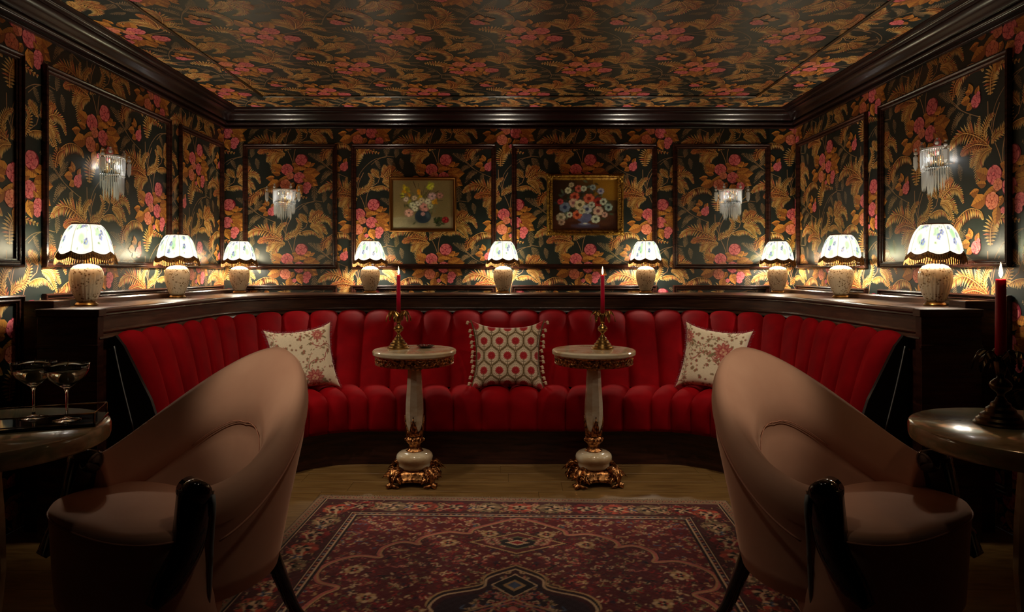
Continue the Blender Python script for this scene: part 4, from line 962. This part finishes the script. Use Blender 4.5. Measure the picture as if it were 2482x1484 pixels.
def candle(x, y, z0, z1, r, label):
    t = thing('taper_candle', label, 'candle', (x, y, z0), 0, 'crimson taper candles'); h = z1-z0
    MB().lathe([(r*1.06, 0), (r*1.03, h*.5), (r*.96, h-.004), (r*.9, h), (r*.5, h-.001), (.001, h-.002)], 20).ob('wax', M_CANDLE, t, True)
    MB().tube([(0, 0, h-.003), (0, 0, h+.006)], .0008, 5).ob('wick', M_WICK, t)
    MB().lathe([(.0006, .003), (.0040, .009), (.0052, .016), (.0040, .026), (.0018, .038), (.0003, .046)], 12, (0, 0, h)).ob('flame', M_FLAME, t, True)
    light('candle_glow', 'POINT', (x, y, z1+.03), .5, (1, .6, .28), .008)
candlestick(-.595, 3.585, .704, 'palm-leaf brass candlestick with lit candle on the left onyx pedestal table', 1.1)
candle(-.595, 3.585, .704+.17, 1.098, .0108, 'lit crimson taper candle left of the two behind the armchairs')
candlestick(.497, 3.57, .704, 'palm-leaf brass candlestick with lit candle on the right onyx pedestal table', 1.1, rz=.5)
candle(.497, 3.57, .704+.17, 1.098, .0108, 'lit crimson taper candle on the right onyx pedestal table')
M_BRASSD = mat('dark_aged_brass', (84, 66, 44), .28, metal=1, bump=.2)
candlestick(1.345, 1.83, FT, 'dark palm-leaf candlestick on the large side table at right', 1.1, m=M_BRASSD, rz=.9, k=1.05)
candle(1.345, 1.83, FT+.17, 1.098, .0128, 'lit crimson taper candle in the right foreground')

# ------------------------------------------------------------------ dish of nuts
t = thing('small_dish', 'small dark dish of nuts on the left onyx pedestal table', 'dish', (-.455, 3.62, .7042))
MB().lathe([(.02, 0), (.034, .003), (.048, .012), (.050, .013), (.046, .012), (.033, .005), (.002, .004)], 32, cap=False).ob('dish_bowl', mat('dark_glaze', (58, 44, 40), .2, coat=.5), t, True)
g = MB()
for k in range(46):
    a = random.random()*2*PI; rr = random.uniform(0, .036); g.ball((rr*math.cos(a), rr*math.sin(a), .009+random.uniform(0, .006)), .0052, 6, 4, random.uniform(.6, 1))
o = g.ob('nuts', M_CERDK, t, True); o['kind'] = 'stuff'

# ------------------------------------------------------------------ cushions
def pillow(name, cv, w, h, th, loc, rot, label, back, horn=.10, extra=None):
    t = thing(name, label, 'cushion', loc); t.rotation_euler = rot
    def surf(U, V, s):
        u, v = U*2-1, V*2-1
        pin = 1-.10*(1-u*u)*np.abs(v)**3; pinv = 1-.10*(1-v*v)*np.abs(u)**3
        x = u*w/2*pinv*(1+horn*.5*(np.abs(u*v))**4); z = v*h/2*pin*(1+horn*(np.abs(u*v))**4)
        d = np.clip((1-u**4)*(1-v**4), 0, 1)**.45
        y = -s*(th/2*d+.004*np.sin(u*9+v*4)*d*(1-d)+.0008)
        return np.c_[x, y, z+h/2]
    ob('front_cover', cv.mesh('front_cover', lambda U, V: surf(U, V, 1), M_CLOTH), t)
    V_, F_ = grid(25, 25, lambda a, b: tuple(surf(np.array([a]), np.array([b]), -1)[0])); ob('back_cover', mesh('back_cover', V_, [f[::-1] for f in F_], back, True), t)
    if extra: extra(t, lambda a, b, s=1: Vector(surf(np.array([a]), np.array([b]), s)[0]))
    return t
c = Cv(1, 1, 150, (208, 190, 164))
GRN, RD = (96, 76, 46), (158, 30, 38)
row = 0
for j in range(-1, 6):
    for i in range(-1, 6):
        x = .0+i*.235+(.1175 if j % 2 else 0)+.03; y = .02+j*.235
        P = [(x+.1175*math.sin(a)*1.0, y+.15*math.cos(a)) for a in [k*PI/12 for k in range(25)]]
        c.line(P, .0085, GRN); c.line([(x+(p[0]-x)*.86, y+(p[1]-y)*.86) for p in P], .003, (140, 116, 84))
        for k in range(22):
            a = 2*PI*k/22; c.ell(x+.083*math.cos(a), y+.095*math.sin(a), .0055, .0055, (70, 40, 34)); c.ell(x+.098*math.cos(a+.14), y+.112*math.sin(a+.14), .004, .004, (120, 90, 60))
        for k in range(14): a = 2*PI*k/14; c.ell(x+.052*math.cos(a), y+.055*math.sin(a), .014, .009, RD, a)
        c.ell(x, y, .052, .054, RD); c.ell(x, y, .03, .03, (146, 24, 34)); c.flower(x, y+.004, .016, (184, 60, 62), (130, 18, 28), 6)
        c.line([(x, y-.05), (x, y-.14)], .005, GRN); c.ell(x+.1175, y, .012, .016, (130, 46, 42)); c.ell(x-.02, y-.09, .012, .005, GRN, .7); c.ell(x+.02, y-.09, .012, .005, GRN, -.7)
c.noise(.05, 1.2)
def tassels(t, f):
    for s in (0, 1):
        for k in range(13):
            v = .02+.96*k/12; p = f(s, v, 1); sg = -1 if s == 0 else 1
            q_ = p+Vector((sg*(.024+random.uniform(-.004, .005)), -.002+random.uniform(-.008, .004), random.uniform(-.008, .002)))
            g = MB().tube([p, q_], .0015, 5).ball(tuple(q_), .0095, 8, 5, .95); g.tube([q_, q_+Vector((sg*.004, 0, -.014))], [.007, .009], 7); g.ob('tassel', M_TASSEL, t, True)
    mb_ = mat('edge_braid', (92, 70, 36), .8)
    for s in (0, 1): MB().tube([f(s, k/16, 1)+Vector(((-1 if s == 0 else 1)*.003, 0, 0)) for k in range(17)], .004, 6).ob('edge_braid', mb_, t, True)
pillow('tasselled_cushion', c, .41, .375, .13, (-.012, 3.985, .425), (math.radians(-13), 0, 0), 'cream cushion with red medallions and tasselled sides, centre of banquette', M_TASSEL, .16, tassels)
def floral(seed, big):
    rs = random.Random(seed); c = Cv(1, 1, 150, (208, 192, 166)); R1, R2, G1 = (148, 62, 62), (176, 106, 92), (122, 108, 78)
    for _ in range(10):
        x, y, a = rs.random(), rs.random(), rs.random()*6; P = [(x, y)]
        for k in range(6): a += rs.uniform(-.9, .9); x += .09*math.cos(a); y += .09*math.sin(a); P.append((x, y))
        c.line(P, .006 if _ < 3 else .0035, R1 if _ < 2 else G1, 1, 36)
        for p in P:
            for k in range(3): c.ell(p[0]+rs.uniform(-.05, .05), p[1]+rs.uniform(-.05, .05), .018, .007, rs.choice([R1, R2, G1, G1]), rs.random()*3)
    for _ in range(120): x, y = rs.random(), rs.random(); c.flower(x, y, rs.uniform(.014, .03), rs.choice([R2, G1, R1, (150, 110, 80)]), G1, 5, R1, rs.random())
    for x, y, r_ in big:
        for k in range(11): a = 2*PI*k/11; c.ell(x+r_*.7*math.cos(a), y+r_*.7*math.sin(a), r_*.42, r_*.2, R1, a); c.ell(x+r_*.66*math.cos(a), y+r_*.66*math.sin(a), r_*.34, r_*.12, R2, a)
        c.ell(x, y, r_*.55, r_*.55, R1); c.flower(x, y, r_*.42, R2, (196, 150, 120), 7, R1)
        c.ell(x+r_*1.2, y-r_*.6, r_*.5, r_*.16, G1, -.6); c.ell(x-r_*1.2, y-r_*.5, r_*.5, r_*.16, G1, .6)
    c.noise(.05, 1.2); return c
def redfringe(t, f):
    g = MB()
    for k in range(60):
        a = k/59
        for (u, v, dx, dz) in ((0, a, -1, 0), (1, a, 1, 0), (a, 1, 0, 1)):
            p = f(u, v, 1)+Vector((0, .004, 0)); g.tube([p, p+Vector((dx*.014+random.uniform(-.003, .003), .004, dz*.013+random.uniform(-.004, .002)))], [.0022, .0012], 4)
    o = g.ob('fringe', M_MAROON, t); o['kind'] = 'stuff'
pillow('floral_cushion', floral(5, [(.62, .16, .13), (.75, .86, .09)]), .37, .36, .12, (-1.175, 3.88, .428), (math.radians(-14), math.radians(-5), math.radians(31)), 'cream floral cushion with maroon fringe on the left curve of the banquette', M_MAROON, .10, redfringe)
pillow('floral_cushion', floral(11, [(.66, .62, .14), (.06, .8, .10)]), .37, .36, .12, (1.16, 3.89, .428), (math.radians(-14), math.radians(6), math.radians(-29)), 'cream floral cushion with maroon fringe on the right curve of the banquette', M_MAROON, .10, redfringe)

# ------------------------------------------------------------------ barrel armchairs
def armchair(x, y, rz, label):
    t = thing('armchair', label, 'chair', (x, y, 0), rz, 'blush velvet barrel armchairs')
    TH = math.radians(114); NTH = 57
    def ztop(a):
        k = abs(a)/TH; return .865-.30*(sm(min(1, k))**.92)
    def rad(a): return 1.0
    V = []; prof_n = 0
    for i in range(NTH):
        a = -TH+2*TH*i/(NTH-1); zt = ztop(a); k = abs(a)/TH
        lean = (zt-.25)*.12*(1-.55*k); rb = .268
        ro = rb+.03+lean
        roll = .055*(1-.35*k)
        pf = [(rb-.01, .245), (rb, .25), (rb+.012, .30), (rb+.018+lean*.35, .25+(zt-.25)*.35), (ro-.008, .25+(zt-.25)*.68), (ro+.004, zt-.075), (ro+.004, zt-.04), (ro-.006, zt-.014), (ro-.024, zt), (0, 0), (0, 0)]
        g = 1-.5*k
        pf = pf[:-2]
        for a_, b_ in ((.046, .012), (.080, .038), (.114, .084), (.142, .146), (.156, .225)): pf.append((ro-.012-(a_-.012)*g, zt-b_*g))
        zi = .43; r1, z1 = pf[-1]; ri = r1-.012
        for f in (.04, .25, .5, .75, 1): pf.append((r1+(ri-r1)*f+.006*(f == .04), z1+(zi-z1)*f))
        prof_n = len(pf)
        for r_, z in pf: V.append((r_*math.sin(a), r_*math.cos(a), z))
    Fc = [(i*prof_n+j, (i+1)*prof_n+j, (i+1)*prof_n+j+1, i*prof_n+j+1) for i in range(NTH-1) for j in range(prof_n-1)]
    Fc += [tuple(range(prof_n)), tuple(reversed([(NTH-1)*prof_n+j for j in range(prof_n)]))]
    o = ob('shell', mesh('shell', V, Fc, M_BLUSH, True), t)
    # piping on the outside under the rolled rim, and seam inside
    P = []
    for i in range(2, NTH-2):
        a = -TH+2*TH*i/(NTH-1); k = abs(a)/TH; zt = ztop(a); lean = (zt-.25)*.12*(1-.55*k); ro = .298+lean; dz = .05+.10*k**1.5
        P.append(((ro+.004)*math.sin(a), (ro+.004)*math.cos(a), zt-dz))
    MB().tube(P, .003, 6).ob('outer_piping', M_PIPE, t, True)
    P = []
    for i in range(-13, 14):
        a = i*math.radians(3.8); k = abs(a)/TH; zt = ztop(a); lean = (zt-.25)*.12*(1-.55*k); ro = .298+lean; g_ = 1-.5*k
        P.append(((ro-.012-.144*g_-.0035)*math.sin(a), (ro-.012-.144*g_-.0035)*math.cos(a), zt-.225*g_-.001))
    MB().tube(P, .0014, 6).ob('inner_seam', M_PIPE, t, True)
    # seat drum with squarish-round plan
    def plan(a, s): 
        n_ = 2.6; ca, sa = math.cos(a), math.sin(a); r_ = (abs(ca)**n_+abs(sa)**n_)**(-1/n_); return (r_*ca*.284*s, -.125+r_*sa*.165*s)
    V = []; pr = [(.90, .20), (.935, .215), (.955, .28), (.975, .36), (.99, .425), (1.0, .452), (.992, .464), (.965, .472), (.90, .478), (.6, .484), (.2, .486)]
    n = 56
    for s, z in pr: V += [(*plan(2*PI*i/n, s), z) for i in range(n)]
    Fc = [(k*n+i, k*n+(i+1) % n, (k+1)*n+(i+1) % n, (k+1)*n+i) for k in range(len(pr)-1) for i in range(n)]+[tuple(reversed(range(n))), tuple((len(pr)-1)*n+i for i in range(n))]
    ob('seat', mesh('seat', V, Fc, M_BLUSH, True), t)
    MB().tube([(*plan(2*PI*i/n, 1.003), .454) for i in range(n)], .0032, 6, True).ob('seat_piping', M_PIPE, t, True)
    for s in (-1, 1):
        P = [Vector((s*.272, -.128, .565)), Vector((s*.278, -.142, .50)), Vector((s*.280, -.155, .44)), Vector((s*.279, -.180, .39)), Vector((s*.276, -.215, .345)), Vector((s*.274, -.245, .318))]
        C = catmull(P, 22); V = []; m_ = 12
        for i, p in enumerate(C):
            f = i/21; hw = .043*(1-.28*f) if f < .75 else .043*.79*(1-(f-.75)/.25*.75); ht = .032*(1-.25*f)
            T = (Vector(C[min(i+1, 21)])-Vector(C[max(i-1, 0)])).normalized(); A = Vector((1, 0, 0)); B = T.cross(A).normalized()
            for k in range(m_):
                q_ = 2*PI*k/m_; cx, cy = math.cos(q_), math.sin(q_); cx = math.copysign(abs(cx)**.6, cx); cy = math.copysign(abs(cy)**.6, cy); V.append(Vector(p)+A*cx*ht+B*cy*hw)
        Fc = [(i*m_+k, i*m_+(k+1) % m_, (i+1)*m_+(k+1) % m_, (i+1)*m_+k) for i in range(21) for k in range(m_)]+[tuple(reversed(range(m_))), tuple(21*m_+k for k in range(m_))]
        post = ob('arm_post', mesh('arm_post', V, Fc, M_LACQ, True), t)
        o = MB().tube([(s*.228, -.122, .560), (s*.234, -.123, .560), (s*.300, -.138, .560), (s*.306, -.139, .560)], [.022, .033, .033, .022], 18).ob('arm_scroll', M_LACQ, post, True)
        MB().tube([(s*(r_+.004)*math.sin(TH-.10), (r_+.004)*math.cos(TH-.10), z) for r_, z in ((.268, .25), (.283, .30), (.292, .36), (.300, .42), (.309, .47), (.318, .50), (.320, .53), (.312, .55))], .0055, 8).ob('grey_edging', M_GREYPIPE, t, True)
        # rear legs splay back
        g = MB().tube(catmull([(s*.15, .19, .28), (s*.17, .22, .18), (s*.185, .255, .08), (s*.205, .30, .012)], 12), [.026-.0011*i for i in range(12)], 10); g.ob('leg', M_LACQ, t, True)
        g = MB().tube([(s*.17, -.22, .22), (s*.175, -.24, .1), (s*.18, -.25, .012)], [.022, .018, .014], 10); g.ob('leg', M_LACQ, t, True)
    return t
ang = math.atan2(-.53, .85)      # chair faces local -Y; this turns it to look towards the camera's left
armchair(-.957, 1.945, ang, 'blush velvet barrel armchair with black lacquer arms, left foreground')
armchair(.96, 1.945, -ang, 'blush velvet barrel armchair with black lacquer arms, right foreground')

# ------------------------------------------------------------------ tray, glasses
ta = math.atan2(.076, .2); u_ = Vector((math.cos(ta), math.sin(ta), 0)); v_ = Vector((-math.sin(ta), math.cos(ta), 0))
tc_ = Vector((-1.114, 1.80, FT))-u_*.17+v_*.085
t = thing('serving_tray', 'black mirrored tray with brass rails on the left side table', 'tray', tc_, ta)
MB().box((-.17, -.085, .0005), (.17, .085, .008), .002).ob('tray_base', M_TRAYM, t)
g = MB()
for z in (.036,): g.tube([(-.165, -.08, z), (.165, -.08, z), (.165, .08, z), (-.165, .08, z)], .0022, 6, True)
for sx in (-1, 1):
    for sy in (-1, 1): g.tube([(sx*.165, sy*.08, .008), (sx*.165, sy*.08, .037)], .0026, 6)
g.ob('rail', M_BRASS, t, True)
def coupe(x, y, label, lab2, rz):
    t = thing('coupe_glass', label, 'glass', (x, y, FT+.0085), rz, 'coupe glasses on the tray')
    op = [(.001, .0), (.034, .0), (.0345, .0015), (.02, .004), (.006, .008), (.0032, .018), (.0030, .05), (.0036, .075), (.008, .088), (.022, .098), (.042, .115), (.052, .134), (.055, .155), (.0542, .1555), (.0512, .134), (.0412, .1165), (.022, .1005), (.006, .094), (.001, .093)]
    MB().lathe(op, 48, cap=False).ob('glass_bowl', M_GLASS, t, True)
    MB().lathe([(.001, .0935), (.006, .0945), (.0219, .101), (.0410, .1168), (.0505, .1335), (.0522, .140), (.001, .140)], 48, cap=False).ob('drink', M_DRINK, t, True)
    p = thing('olive_on_pick', lab2, 'olive', (x, y, FT+.0085), rz)
    MB().ball((0, 0, .121), .0145, 14, 10, 1.15).ob('olive', M_OLIVE, p, True)
    MB().tube([(0, 0, .135), (.004, 0, .166)], .0009, 6).ob('pick', M_BRASS, p)
coupe(-1.335, 1.875, 'left one of the two stemmed coupe glasses of clear cocktail on tray', 'olive on a pick in the left coupe glass', .2)
coupe(-1.222, 1.845, 'right one of the two stemmed coupe glasses of clear cocktail on tray', 'olive on a pick in the right coupe glass', 1.1)
